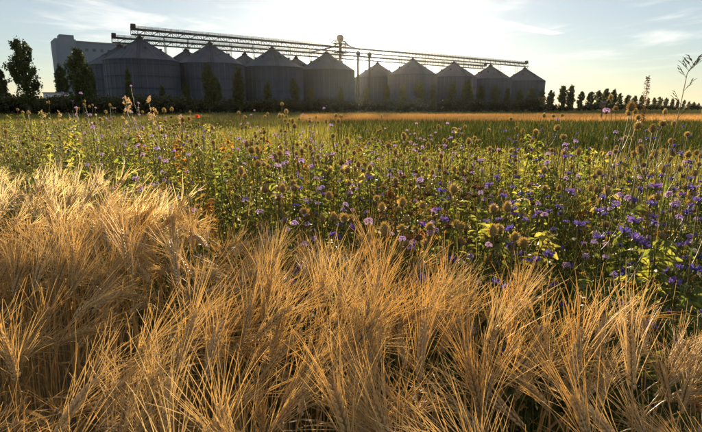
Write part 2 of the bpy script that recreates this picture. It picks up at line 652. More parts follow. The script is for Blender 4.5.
def gallery(start, end, supports, label, zb, ladder_end=False):
    start, end = np.asarray(start), np.asarray(end)
    L = float(np.linalg.norm(end - start))
    yaw = math.atan2(*(end - start)[::-1])
    e = link('conveyor_gallery', None, None, (start[0], start[1], zb), yaw)
    tag(e, label, 'conveyor', 'conveyor galleries over the silos')
    Wd, H = 1.2, 1.9
    n = int(L / 2.6)
    xs = np.linspace(0, L, n + 1)
    mb = MB()
    for s in (-Wd, Wd):
        mb.bar((0, s, 0), (L, s, 0), .24)
        mb.bar((0, s, H), (L, s, H), .19)
        for i in range(n):
            a_, b_ = (0, H) if i % 2 else (H, 0)
            mb.bar((xs[i], s, a_), (xs[i + 1], s, b_), .10)
        for x in xs:
            mb.bar((x, s, 0), (x, s, H), .11)
    for x in xs:
        mb.bar((x, -Wd, 0), (x, Wd, 0), .08)
    link('truss', mb.mesh('gallery_truss', M['steel']), e)
    mb = MB()
    mb.box((0, -.85, H + .12), (L, .85, H + .2))
    link('walkway', mb.mesh('gallery_walkway', M['steel']), e)
    mb = MB()
    mb.box((.4, -.45, H + .2), (L - .4, .35, H + .62))
    link('conveyor_casing', mb.mesh('conveyor_casing', M['steel']), e)
    mb = MB()
    for s in (-1.05, 1.05):
        for z in (H + .75, H + 1.3):
            mb.bar((0, s, z), (L, s, z), .08)
        for x in xs:
            mb.bar((x, s, H), (x, s, H + 1.3), .07)
    link('handrail', mb.mesh('gallery_handrail', M['steel']), e)
    mb = MB()
    mb.box((0, -.8, 0), (1.6, .8, 1.9))
    for k, x in enumerate((0, L - 1.6)):
        o = link('drive_housing', bpy.data.meshes.get('drive_housing') or mb.mesh('drive_housing', M['steel']), e, (x, 0, H + .2))
    for sx in supports:
        mb = MB()
        for dx in (-1.6, 1.6):
            for s in (-Wd, Wd):
                mb.bar((dx * .55, s * .9, APEX + .05 - zb), (dx, s, 0), .10)
        mb.bar((-1.2, -.9, (APEX + .1 - zb) * .5), (1.2, .9, (APEX + .1 - zb) * .5), .06)
        mb.bar((0, 0, 0), (0, 0, APEX + 1.05 - zb), .28, 8)
        link('support_frame', mb.mesh('support_frame', M['steel']), e, (sx, 0, 0))
        for dx in (-9.5, 9.5):       # raking struts down to the roof shoulder
            mb = MB()
            zr = APEX - (APEX - EAVE) * 9.5 / RAD + .1 - zb
            for s in (-.8, .8):
                mb.bar((dx, s, zr), (dx, s, 0), .12)
            for q in range(4):
                z0, z1 = zr + (0 - zr) * q / 4, zr + (0 - zr) * (q + 1) / 4
                mb.bar((dx, -.8 if q % 2 else .8, z0), (dx, .8 if q % 2 else -.8, z1), .045)
                mb.bar((dx, -.8, z1), (dx, .8, z1), .045)
            if 0 <= sx + dx <= L:
                link('trestle', mb.mesh('trestle', M['steel']), e, (sx, 0, 0))
    return e


def along(p, o):
    return float((np.asarray(p) - o) @ RD)


g0, g1e = FRONT[0] - RD * 3.0, FRONT[-1] + RD * 2.2
gallery(g0, g1e, [along(p, g0) for p in FRONT], 'long steel conveyor gallery with handrail over the front row of silos', APEX + 1.5)
b0 = BACK[0] - RD * 3.0
b1 = FRONT[-1] + RN * 31 - RD * 4
gallery(b0, b1, [along(p, b0) for p in BACK], 'lower-looking steel conveyor gallery over the back row of silos', APEX + 1.5)

# ------------------------------------------------------------------ elevator tower in the gap
TW = on_row(340.5, 9.0)
TOPZ = 39.5
e = link('elevator_tower', None, None, (TW[0], TW[1], 0), YAW)
tag(e, 'lattice steel bucket elevator tower rising above the silos near the sun', 'tower')
mb = MB()
h = 2.0
for sx in (-h, h):
    for sy in (-h, h):
        mb.bar((sx, sy, 0), (sx, sy, TOPZ - 3), .2)
lv = np.linspace(0, TOPZ - 3, 15)
for i in range(14):
    for (ax, ay, bx_, by_) in ((-h, -h, h, -h), (h, -h, h, h), (h, h, -h, h), (-h, h, -h, -h)):
        mb.bar((ax, ay, lv[i]), (bx_, by_, lv[i + 1]), .1)
        mb.bar((ax, ay, lv[i + 1]), (bx_, by_, lv[i + 1]), .1)
link('lattice_mast', mb.mesh('lattice_mast', M['steel']), e)
mb = MB()
for sx in (-.5, .5):
    mb.box((sx - .25, -.3, .2), (sx + .25, .3, TOPZ - 2))
link('elevator_shaft', mb.mesh('elevator_shaft', M['steel']), e)
mb = MB()
mb.lathe([(.01, -2.2), (1.3, -2.0), (1.9, -.8), (1.9, .5), (1.3, 1.3), (.01, 1.5)], 14)
link('elevator_head', mb.mesh('elevator_head', M['steel']), e, (0, 0, TOPZ - 1.2))
mb = MB()
mb.box((-3.6, -3.0, -.2), (3.6, 3.0, 0))
for z in (.55, 1.1):
    for (p, q) in (((-3.6, -3.0), (3.6, -3.0)), ((3.6, -3.0), (3.6, 3.0)), ((3.6, 3.0), (-3.6, 3.0)), ((-3.6, 3.0), (-3.6, -3.0))):
        mb.bar((*p, z), (*q, z), .09)
for x in (-3.6, -1.2, 1.2, 3.6):
    for y in (-3.0, 3.0):
        mb.bar((x, y, 0), (x, y, 1.1), .08)
me = mb.mesh('platform', M['steel'])
link('platform', me, e, (0, 0, TOPZ - 4.2))
link('platform', me, e, (0, 0, TOPZ - 9.0))
for tx, ty, tz, z0 in ((-9, -6, APEX + 3.5, 35), (8, -7, APEX + 3.4, 34.4), (-7, 18, APEX + 3.4, 33.5), (12, 18, APEX + 3.4, 34), (3, -8, APEX + 3.3, 36)):
    mb = MB()
    V, F = tube([(0, 0, z0), (tx * .12, ty * .12, z0 + .4), (tx * .3, ty * .3, z0 + .1), (tx, ty, tz)], np.full(4, .38), 8)
    mb.add(V, F)
    link('spout', mb.mesh('spout', M['roofsteel'], True), e)
mb = MB()      # swan-neck jib on the platform
V, F = tube([(0, 0, TOPZ - 4.2), (-1.2, -.5, TOPZ - 2.6), (-4.2, -1.0, TOPZ - 2.9), (-6.8, -1.3, TOPZ - 4.2)], np.array([.32, .32, .26, .2]), 6)
mb.add(V, F)
link('jib', mb.mesh('jib', M['steel'], True), e)
for u, lab in ((358, 'small round-headed elevator leg just right of the elevator tower'), (369, 'small round-headed elevator leg below the sun, second from the tower')):
    p = on_row(u, 14.0)
    e = link('bucket_elevator', None, None, (p[0], p[1], 0), YAW)
    tag(e, lab, 'elevator', 'small elevator legs in the silo gap')
    mb = MB()
    for s in (-.45, .45):
        mb.box((s - .22, -.28, 0), (s + .22, .28, 31.2))
    link('casing', mb.mesh('casing', M['steel']), e)
    mb = MB()
    mb.lathe([(.01, -1.0), (1.1, -.9), (1.35, -.2), (1.3, .5), (.7, 1.15), (.01, 1.3)], 12)
    link('head', mb.mesh('head', M['steel'], True), e, (0, 0, 31.6))
    mb = MB()
    V, F = tube([(0, 0, 31), (3, 2, 30.6), (6.5, 4, 27)], np.full(3, .25), 8)
    mb.add(V, F)
    link('spout', mb.mesh('spout', M['roofsteel'], True), e)

# ------------------------------------------------------------------ pale concrete building and little shed
bl = at_depth(54.5, 38, 262)
BL = bl[:2]
BH = bl[2]
bw = link('concrete_building', None, None, (BL[0], BL[1], 0), YAW)
tag(bw, 'tall pale blue-grey concrete building left of the silos', 'building')
MAIN_H = BH - 1.2
TWL = 9.5
BLEN = 46.0
mb = MB().box((TWL, .8, 0), (BLEN, 18, MAIN_H))
link('wall', mb.mesh('building_wall', M['paintwall']), bw)
mb = MB().box((0, 0, 0), (TWL, 18.6, BH))
link('tower', mb.mesh('building_tower', M['paintwall']), bw)
mb = MB().box((2.6, 3, BH), (TWL - .3, 12, BH + 2.4))
link('lift_housing', mb.mesh('lift_housing', M['paintwall']), bw)
mb = MB().box((TWL, .45, MAIN_H), (BLEN + .4, 18.4, MAIN_H + .7))
link('roof', mb.mesh('building_roof', M['paintroof']), bw)
mb = MB().box((0, 0, 0), (1.5, .25, 1.3))
wm = mb.mesh('small_window', M['glass'])
for x in np.arange(TWL + 4, BLEN - 2, 3.6):
    link('window', wm, bw, (x, .66, MAIN_H - 4.2))
mb = MB().box((0, 0, 0), (.18, .12, MAIN_H - .5))
jm = mb.mesh('panel_joint', M['paintroof'])
for x in np.arange(TWL + 6, BLEN, 7.2):
    link('panel_joint', jm, bw, (x, .72, 0))
sp = at_depth(43.5, 97, 128)
sh = link('storage_shed', None, None, (sp[0], sp[1], 0), .15)
tag(sh, 'low white flat-roofed shed between the left poplar and the concrete building', 'shed')
tz = at_depth(43.5, 92.2, 128)[2]
mb = MB().box((0, 0, 0), (4.0, 6, tz - .25))
link('wall', mb.mesh('shed_wall', M['shedwall']), sh)
mb = MB().box((-.2, -.2, tz - .25), (4.2, 6.2, tz))
link('roof', mb.mesh('shed_roof', M['paintroof']), sh)
mb = MB().box((.9, -.06, .1), (2.1, 0, 2.2))
link('door', mb.mesh('shed_door', M['glass']), sh)
# ------------------------------------------------------------------ trees


def leaf_cloud(P, size, r, mat_tint=None):
    n = len(P)
    base = np.array([(-.5, -.32, 0), (.1, -.42, .1), (.55, .02, 0), (.05, .4, -.08), (-.45, .3, .05)])
    F = np.array([(0, 1, 2, 3)])
    V = base[[0, 1, 2, 3]]
    R = rand_rot(n, r) * (size * r.uniform(.6, 1.4, n))[:, None, None]
    mb = MB()
    scatter(mb, V, F, R, P, 0, r.random(n) if mat_tint is None else mat_tint)
    return mb


def poplar(seed, H=16.0, wd=3.6, nleaf=5200, leaf=.34, bare=.06):
    r = np.random.default_rng(seed)
    mb = MB()
    lean = r.normal(0, .01, 2)
    ts = np.linspace(0, 1, 9)
    trunk = np.stack([lean[0] * H * ts + .12 * np.sin(5 * ts + seed), lean[1] * H * ts + .12 * np.cos(4 * ts), H * .97 * ts], 1)
    trunk[:, :2] -= trunk[0, :2]
    V, F = tube(trunk, .24 * (1 - ts) ** .8 + .02, 8)
    mb.add(V, F)
    pts, w = [], []
    nb = 64
    for k in range(nb):
        f = bare + (0.93 - bare) * ((k + r.random()) / nb)
        base = np.array([np.interp(f, ts, trunk[:, i]) for i in range(3)])
        env = (.45 + .55 * math.sin(math.pi * min(1, f / .8) ** .9)) * min(1, (1.02 - f) / .28)
        ln = wd * .5 * env * r.uniform(.65, 1.25) + .35
        az = r.random() * 2 * math.pi + k * 2.4
        up = r.uniform(1.2, 2.2)
        q = np.linspace(0, 1, 6)
        out = ln * np.sin(q * 1.3) / math.sin(1.3)
        path = base + np.stack([np.cos(az) * out, np.sin(az) * out, ln * up * q * .75], 1)
        V, F = tube(path, (.05 * (1 - q * .85)) * (1.2 - f), 4)
        mb.add(V, F)
        pts.append((path, ln))
    wood = mb.mesh('poplar_trunk', M['bark'], True)
    L = []
    tot = sum(p[1] for p in pts)
    for path, ln in pts:
        n = int(nleaf * ln / tot)
        # clumps along the limb
        nc = max(3, int(n / 26))
        cq = r.uniform(.25, 1.08, nc)
        cc = np.stack([np.interp(cq, np.linspace(0, 1, 6), path[:, i]) for i in range(3)], 1) + r.normal(0, .16 * ln, (nc, 3))
        idx = r.integers(0, nc, n)
        L.append(cc[idx] + r.normal(0, .22, (n, 3)) * [1, 1, 1.3])
    L = np.concatenate(L)
    return wood, leaf_cloud(L, leaf, r).mesh('poplar_crown', M['poplar'])


POP = [poplar(10 + i, nleaf=11000, wd=[3.4, 3.8, 3.0, 4.2, 3.3][i]) for i in range(5)]


def put_tree(base_xy, height, variant, label, group, rz=0.0, wide=1.0):
    wood, crown = POP[variant]
    s = height / 16.0
    e = link('poplar_tree', None, None, (base_xy[0], base_xy[1], 0), rz)
    e.scale = (s * wide, s * wide, s)
    tag(e, label, 'tree', group)
    link('trunk', wood, e)
    link('crown', crown, e)
    return e


def tree_at(u, vtop, depth, variant, label, group, rz=0.0, wide=1.0):
    p = at_depth(u, HORIZON + 2, depth)
    h = at_depth(u, vtop, depth)[2]
    return put_tree(p[:2], h, variant, label, group, rz, wide)


G1 = 'poplars at the left of the silos'
tree_at(29, 35, 96, 3, 'tall full poplar standing alone left of the shed', G1, .4, .9)
tree_at(5, 66, 175, 2, 'slender distant poplar at the left edge of the photo', G1, 1.7, .9)
tree_at(84, 45, 112, 1, 'bushy dark poplar in front of the concrete building and first silo', G1, 2.9, .95)
tree_at(65, 63, 168, 2, 'small narrow poplar in front of the concrete tower corner', G1, .9, 1.0)
tree_at(92.5, 64, 150, 4, 'narrow poplar hugging the right side of the bushy dark poplar', G1, 2.2, .8)
G2 = 'poplars in front of the silos'
FT = [(131, 66, 168, 2, .55), (163, 84, 170, 0, .8), (209.5, 61, 140, 0, 1.0), (219, 78, 165, 4, .7), (240, 65, 150, 2, .95), (187, 80, 172, 1, .7), (268, 80, 190, 3, .7),
      (294, 77, 180, 0, 1.0), (311, 84, 200, 4, .9), (341, 86, 210, 2, .9), (366, 85, 205, 1, .9), (386, 84, 210, 4, .9),
      (402, 83, 205, 3, .9), (419, 80, 208, 1, 1.15), (433, 84, 214, 4, .95), (451, 81, 212, 0, 1.15), (466, 79, 208, 2, 1.3), (480, 83, 216, 3, .9),
      (494, 84, 214, 1, 1.2), (507, 87, 226, 4, 1.0), (518, 88, 222, 0, 1.1), (530, 86, 224, 2, 1.3), (541, 88, 230, 1, 1.0)]
for i, (u, v, d, k, w) in enumerate(FT):
    n = int(np.argmin([abs(u - x) for x in (146, 213.6, 274, 327, 376, 411.5, 452, 488, 522)]))
    where = ['leftmost front silo', 'second front silo', 'third front silo', 'silo left of the elevator tower', 'gap right of the elevator tower',
             'silo right of the elevator gap', 'third silo from the right end', 'second silo from the right end', 'rightmost silo'][n]
    side = 'left part of the ' if u < (146, 213.6, 274, 327, 376, 411.5, 452, 488, 522)[n] else 'right part of the '
    size = 'tall' if v < 70 else 'young' if v < 83 else 'short'
    tree_at(u, v, d, k, f'{size} dark poplar before the {side}{where}', G2, i * 1.3, w)
G3 = 'row of poplars right of the silos'
RT = [(549.5, 89), (560.5, 84.5), (570, 84), (580, 90.5), (589, 90.5), (597, 89.5), (605, 87.5), (612, 88.5), (619, 92.5), (626.5, 94), (634, 95), (641, 94.5),
      (647, 97), (653, 97), (659, 96), (665, 97), (671, 98), (677, 99), (683, 99.5), (688, 101), (693, 101.5), (698, 102.5), (703, 103.5), (708, 104)]
NUMW = ['eighth', 'ninth', 'tenth', 'eleventh', 'twelfth', 'thirteenth', 'fourteenth', 'fifteenth', 'sixteenth', 'seventeenth', 'eighteenth', 'nineteenth',
        'twentieth', 'twenty-first', 'twenty-second', 'twenty-third', 'twenty-fourth']
for i, (u, v) in enumerate(RT):
    d = 12.0 * 502 / (HORIZON + 1 - (84 + (u - 560) * .137))
    o = (f'poplar in the far row, {ORD[i]} right of the silos' if i < 7 else
         f'poplar in the far row, {NUMW[i - 7]} right of the silos')
    tree_at(u, v, d, (i * 3 + 1) % 5, o, G3, i * 2.1, 1.22)

# dark shrubs along the foot of the silos


def bush(seed, n=1500):
    r = np.random.default_rng(seed)
    mb = MB()
    L = []
    for k in range(9):
        az, ln = r.random() * 6.28, r.uniform(.7, 1.25)
        q = np.linspace(0, 1, 5)
        path = np.stack([np.cos(az) * ln * 1.0 * q, np.sin(az) * ln * 1.0 * q, ln * (1.5 * q + .2 * np.sin(3 * q))], 1)
        V, F = tube(path, .05 * (1 - .8 * q), 4)
        mb.add(V, F)
        c = path[2:] + r.normal(0, .15, (3, 3))
        idx = r.integers(0, 3, n // 9)
        L.append(c[idx] + r.normal(0, .33, (n // 9, 3)) * [1.1, 1.1, .9])
    L = np.concatenate(L)
    L = L[L[:, 2] > .05]
    return mb.mesh('bush_stems', M['bark']), leaf_cloud(L, .22, r).mesh('bush_crown', M['hedge'])


BU = [bush(40 + i) for i in range(4)]
r = np.random.default_rng(5)
k = 0
for u in np.concatenate([np.arange(-6, 190, 7.0), np.arange(192, 545, 8.5), np.arange(548, 712, 6.0)]):
    d = (118 if u < 190 else 150 + (u - 190) * .16 if u < 546 else 215 + (u - 546) * .8) + r.uniform(-6, 6)
    top = 99 if u < 190 else 102 if u < 546 else 106
    p = at_depth(u, HORIZON, d)
    h = at_depth(u, top + r.uniform(-2, 2), d)[2]
    e = link('bush', None, None, (p[0], p[1], 0), r.random() * 6)
    s = h / 2.0
    e.scale = (s * 1.15, s * 1.15, s)
    w = 'below the pale concrete building' if 50 < u < 105 else 'at the far left' if u <= 50 else 'below the leftmost silo' if u < 180 else 'below the second silo' if u < 245 else \
        'below the third silo' if u < 300 else 'below the elevator tower' if u < 350 else 'below the sun' if u < 395 else 'below the fourth last silo' if u < 432 else \
        'below the third last silo' if u < 470 else 'below the second last silo' if u < 505 else 'below the rightmost silo' if u < 546 else \
        'under the far poplars beside the silos' if u < 600 else 'under the far poplars in mid row' if u < 655 else 'under the far poplars near the right edge'
    tag(e, f'dark leafy bush in the hedge line {w}', 'bush', f'hedge bushes {w}')
    link('stems', BU[k % 4][0], e)
    link('crown', BU[k % 4][1], e)
    k += 1

# small dark marker post in the stubble
pp = at_depth(600.5, 124.5, 52)
e = link('marker_post', None, None, (pp[0], pp[1], 0), .3)
tag(e, 'thin dark post with a small box on top in the field at right', 'post')
ht = at_depth(600.5, 107.5, 52)[2]
mb = MB().box((-.05, -.05, 0), (.05, .05, ht))
link('post', mb.mesh('post', M['postwood']), e)
mb = MB().box((-.24, -.16, 0), (.24, .16, .42))
bx = link('box', mb.mesh('box_body', M['postwood']), e, (0, 0, ht))
mb = MB()
mb.add([(-.3, -.24, .42), (.3, -.24, .42), (.3, .24, .42), (-.3, .24, .42), (-.3, 0, .62), (.3, 0, .62)],
       [(0, 1, 5, 4), (2, 3, 4, 5), (3, 2, 1, 0)]).add([(-.3, -.24, .42), (-.3, .24, .42), (-.3, 0, .62), (.3, -.24, .42), (.3, .24, .42), (.3, 0, .62)], [(0, 2, 1), (3, 4, 5)])
link('roof', mb.mesh('box_roof', M['postwood']), bx)
# ------------------------------------------------------------------ far grass, crop and stubble


def blades(n, sample, h, w, mat, name, label, seed, lean=.35, segs=2, heads=0.0, tint=None):
    r = np.random.default_rng(seed)
    P = sample(r, n)
    n = len(P)
    az = r.random(n) * 2 * math.pi
    hh = h * r.uniform(.55, 1.25, n)
    ln = hh * np.abs(r.normal(0, lean, n))
    d = np.stack([np.cos(az), np.sin(az)], 1)
    sd = np.stack([-np.sin(az), np.cos(az)], 1)
    ww = w * r.uniform(.6, 1.5, n)
    lv = np.linspace(0, 1, segs + 1)
    V = np.zeros((n, segs + 1, 2, 3))
    for i, q in enumerate(lv):
        cx = P + d * (ln * q ** 2)[:, None]
        wq = ww * (1 - q) ** .6 if i < segs else ww * .12
        for j, s in enumerate((-.5, .5)):
            V[:, i, j, :2] = cx + sd * (wq * s)[:, None]
            V[:, i, j, 2] = hh * q * (1 - .12 * (ln / hh) ** 2)
    F = grid_faces(segs + 1, 2)
    FF = F[None] + (np.arange(n) * (segs + 1) * 2)[:, None, None]
    mb = MB()
    tn = r.random(n) if tint is None else tint(r, P)
    mb.add(V.reshape(-1, 3), FF.reshape(-1, 4), 0, np.repeat(tn, (segs + 1) * 2))
    o = link(name, mb.mesh(name, mat))
    return kind(o, 'stuff', label)


def view_sample(dmin, dmax, umin, umax, power=1.0):
    def f(r, n):
        # even in log-depth, so that near ground is denser than far
        d = np.exp(r.uniform(math.log(dmin), math.log(dmax), n))
        u = r.uniform(umin, umax, n)
        return np.stack([(u - CX) / 502.0 * d, d], 1)
    return f


def pasture(r, n):
    P = view_sample(4.5, 48, -120, 820)(r, n * 2)
    P = P[edge(P[:, 0], P[:, 1]) > 3.7]
    return P[:n]


def ptint(r, P):
    nz = np.sin(P[:, 0] * .35 + 1.3) * np.sin(P[:, 1] * .6) * .18
    return np.clip(r.beta(2, 2.2, len(P)) + nz, 0, .99)


blades(60000, pasture, .50, .014, M['grass'], 'meadow_grass', 'loose grass growing behind the flower strip', 3, tint=ptint, segs=3)


def crop(r, n):
    P = view_sample(11, 46, 330, 800)(r, n)
    ok = (P[:, 1] > 13.5 - .05 * P[:, 0] + r.normal(0, .5, n)) & (P[:, 0] > -.04 * P[:, 1] + .35 * (30 - P[:, 1]) * .3 + r.normal(0, 1.2, n))
    return P[ok]


blades(60000, crop, .55, .04, M['darkcrop'], 'dark_green_crop', 'dark green field crop in a band behind the meadow', 4, lean=.6, segs=2)


def stub(r, n):
    P = view_sample(46, 95, 300, 790)(r, n)
    return P


blades(60000, stub, .55, .05, M['stubble'], 'dry_stubble_grass', 'orange dry grass in a far band below the trees', 5, lean=.3, segs=2)


def far(r, n):
    return view_sample(14, 130, -60, 420)(r, n)


blades(40000, far, .45, .05, M['grass'], 'pasture_grass', 'green grass in front of the dark hedge line', 6, lean=.4, segs=2, tint=lambda r, P: r.uniform(0, .6, len(P)))
# ------------------------------------------------------------------ wheat


def floret(L, w, d):
    """pointed grain husk along +Z, 4 sides"""
    z = np.array([0, .3, .68, 1.0]) * L
    rr = np.array([.35, 1.0, .8, .06])
    an = np.arange(5) * 2 * math.pi / 5
    V = np.zeros((4, 5, 3))
    V[:, :, 0] = (rr[:, None] * np.cos(an)) * w
    V[:, :, 1] = (rr[:, None] * np.sin(an)) * d
    V[:, :, 2] = z[:, None]
    return V.reshape(-1, 3), grid_faces(4, 5, True)


def basis(zaxis, xhint):
    z = zaxis / np.linalg.norm(zaxis)
    x = xhint - z * (xhint @ z)
    x /= np.linalg.norm(x)
    return np.stack([x, np.cross(z, x), z], 1)


def wheat(seed, nod, H=.88, detail=2):
    """one stalk; it nods towards +X. returns lists of (V, F) per part"""
    r = np.random.default_rng(seed)
    ear_len = r.uniform(.085, .115)
    tot = H + ear_len
    n = 40
    s = np.linspace(0, tot, n)
    lean = r.uniform(.02, .10)
    b0 = H * r.uniform(.72, .82)
    x = np.clip((s - b0) / (tot - b0), 0, 1)
    th = lean + (nod - lean) * (x ** 1.25)
    ph = r.normal(0, .12) * x
    d = np.stack([np.sin(th) * np.cos(ph), np.sin(th) * np.sin(ph), np.cos(th)], 1)
    P = np.concatenate([[np.zeros(3)], np.cumsum((d[1:] + d[:-1]) / 2 * (s[1] - s[0]), axis=0)])
    at = lambda q: np.array([np.interp(q, s, P[:, i]) for i in range(3)])
    dt = lambda q: np.array([np.interp(q, s, d[:, i]) for i in range(3)])
    parts = {'culm': [], 'ear': [], 'beard': [], 'leaf': []}
    sq = np.concatenate([[0, H * .35, H * .6], np.linspace(b0, H + ear_len * .9, 9)])
    CP = np.array([at(q) for q in sq])
    cr = np.interp(sq, [0, b0, H, tot], [.0024, .0018, .0014, .0006])
    parts['culm'].append(tube(CP, cr, 5 if detail == 2 else 3))
    nn = 11 if detail == 2 else 8
    Y = np.array([0, 1, 0.0])
    roll = r.uniform(0, math.pi)
    for k in range(nn * 2):
        q = H + ear_len * (k + .3) / (nn * 2)
        p, t = at(q), dt(q)
        sx = np.cross(Y, t); sx /= np.linalg.norm(sx)
        c, s_ = math.cos(roll), math.sin(roll)
        A = sx * c + Y * s_          # plane of the two spikelet rows
        Bv = -sx * s_ + Y * c
        side = 1 if k % 2 else -1
        f = k / (nn * 2 - 1)
        size = (.55 + .45 * math.sin(math.pi * (f * .8 + .15))) * 1.05
        for j in ((-1, 0, 1) if detail == 2 else (0,)):
            out = A * side * (.42 if j == 0 else .30) + Bv * j * .34
            ax = t + out * (.9 if j == 0 else 1.0)
            ax /= np.linalg.norm(ax)
            Lf = .0125 * size * r.uniform(.9, 1.1)
            wf = (.0030 if detail == 2 else .0052) * size
            V, F = floret(Lf, wf, wf * .8)
            Bm = basis(ax, A)
            o = p + A * side * .0022 + Bv * j * .0022
            parts['ear'].append((V @ Bm.T + o, F))
            if (detail < 2) or (j != 0 and (k + j) % 5 > 1) :
                na = 1 if detail == 2 else 1
                for _ in range(na):
                    spread = r.uniform(.10, .42) * (1.0 if r.random() > .12 else 1.8)
                    oo = out / np.linalg.norm(out) + r.normal(0, .45, 3)
                    oo -= t * (oo @ t)
                    oo /= np.linalg.norm(oo)
                    la = r.uniform(.095, .170) * (1 - .22 * f)
                    m = 5 if detail == 2 else 4
                    qq = np.linspace(0, 1, m)
                    bend = r.normal(.10, .11)
                    dirs = t[None] + oo[None] * (spread + bend * qq * 2)[:, None] + np.array([0, 0, -.10 + .05 * r.normal()])[None] * qq[:, None]
                    dirs /= np.linalg.norm(dirs, axis=1, keepdims=True)
                    tip = o + ax * Lf * .95
                    AP = np.concatenate([[tip], tip + np.cumsum((dirs[1:] + dirs[:-1]) / 2 * (la / (m - 1)), axis=0)])
                    ar = np.interp(qq, [0, .5, 1], [.00076, .00064, .00030])
                    if detail == 2:
                        parts['beard'].append(tube(AP, ar, 3))
                    else:
                        parts['beard'].append(ribbon(AP, ar * 2.6, np.cross(dirs[0], r.normal(size=3))))
    # dry leaf blades
    for k in range(1):
        q0 = H * r.uniform(.45, .8)
        az = r.random() * 6.28
        o = at(q0)
        la = r.uniform(.14, .24)
        m = 7
        qq = np.linspace(0, 1, m)
        el = 1.1 - qq * r.uniform(1.6, 3.0)
        dd = np.stack([np.cos(az + qq * .5) * np.cos(el), np.sin(az + qq * .5) * np.cos(el), np.sin(el)], 1)
        LP = o + np.concatenate([[np.zeros(3)], np.cumsum(dd[1:] * la / (m - 1), axis=0)])
        wd = .009 * np.sin(math.pi * np.clip(qq * .85 + .12, 0, 1)) + .0008
        sd = np.array([-math.sin(az), math.cos(az), .3 * r.normal()])
        parts['leaf'].append(ribbon(LP, wd, sd))
    return parts, P[-1]


def cat(lst, mb=None, mat=0):
    mb = mb or MB()
    for V, F in lst:
        mb.add(V, F, mat)
    return mb


WV, WLOW = [], []
nods = np.linspace(.25, 2.15, 14)
for i, nd in enumerate(nods):
    parts, tip = wheat(100 + i, nd, detail=2)
    WV.append((cat(parts['culm']).mesh('culm', M['culm'], True), cat(parts['ear']).mesh('ear', M['ear'], True),
               cat(parts['beard']).mesh('beard', M['awn'], True), cat(parts['leaf']).mesh('leaf', M['dryleaf'], True), parts))
for i, nd in enumerate(np.linspace(.25, 2.1, 10)):
    parts, tip = wheat(300 + i, nd, detail=1)
    WLOW.append(parts)

# stand positions on a jittered grid
r = np.random.default_rng(21)
step = 1 / math.sqrt(135)
gx, gy = np.meshgrid(np.arange(-6.2, 2.6, step), np.arange(.05, 7.4, step))
WP = np.stack([gx.ravel(), gy.ravel()], 1) + r.uniform(-.5, .5, (gx.size, 2)) * step * 1.1
e_ = edge(WP[:, 0], WP[:, 1])
keep = (e_ < .02 + r.normal(0, .05, len(WP))) & (np.abs(WP[:, 0]) < WP[:, 1] * .80 + .9)
keep &= (WP[:, 1] < 3.0) | (r.random(len(WP)) < .8)
WP = WP[keep]
n = len(WP)
# leaning: a slowly turning field with individual scatter, so sprays come in tufts
fx, fy = WP[:, 0], WP[:, 1]
az = 0.5 + 1.1 * np.sin(2.3 * fx + 1.1 * fy + .7) + 1.0 * np.sin(3.9 * fy - 1.7 * fx) + r.normal(0, .75, n)
nodw = np.clip(1.10 + .40 * np.sin(4.1 * fx - 2.0 * fy) + r.normal(0, .42, n), .25, 2.1)
sc = np.clip(1.02 + .05 * np.sin(3.0 * fx + 2.2 * fy) + r.normal(0, .045, n), .86, 1.14)
ro = .14 * np.sin(np.clip(nodw, 0, 1.6))
U, Vv, D = to_pix(np.stack([fx + np.cos(az) * ro, fy + np.sin(az) * ro, np.full(n, .93)], 1))
dist = np.sqrt((fx + np.cos(az) * ro) ** 2 + (fy + np.sin(az) * ro) ** 2 + .5 ** 2)
ok_ = dist > .76
WP, fx, fy, az, nodw, sc, U, Vv, D = (q[ok_] for q in (WP, fx, fy, az, nodw, sc, U, Vv, D))
n = len(WP)
inview = (U > -15) & (U < 717) & (Vv < 455)
score = np.where(inview, -D, -99)
order = np.argsort(-score)
IND = order[:300]
REST = order[300:]


def wheat_where(u, v):
    hx = ['far left', 'left', 'centre left', 'centre', 'centre right', 'right', 'far right'][int(min(6, max(0, u // 100)))]
    vy = ('at the bottom edge' if v > 410 else 'just above the bottom edge' if v > 378 else 'in the lower foreground' if v > 340 else
          'in the middle foreground' if v > 305 else 'nearer the flower strip')
    return f'{vy}, {hx}'


for i in IND:
    k = int(np.clip(round((nodw[i] - .25) / (2.15 - .25) * 13), 0, 13))
    o = link('wheat_stalk', WV[k][0], None, (fx[i], fy[i], 0), float(az[i]), float(sc[i]))
    ear = link('ear', WV[k][1], o)
    link('beard', WV[k][2], ear)
    link('leaf', WV[k][3], o)
    dx, dy = math.cos(az[i]), math.sin(az[i])
    way = ['right', 'right and away', 'away', 'left and away', 'left', 'left and forward', 'forward', 'right and forward'][int(round(float(az[i]) / (math.pi / 4))) % 8]
    how = 'upright' if nodw[i] < .6 else 'leaning' if nodw[i] < 1.15 else 'drooping'
    w = wheat_where(U[i], Vv[i])
    tag(o, f'wheat stalk {how} {way}, {w}', 'wheat', f'wheat stalks {how} {way} {w}')

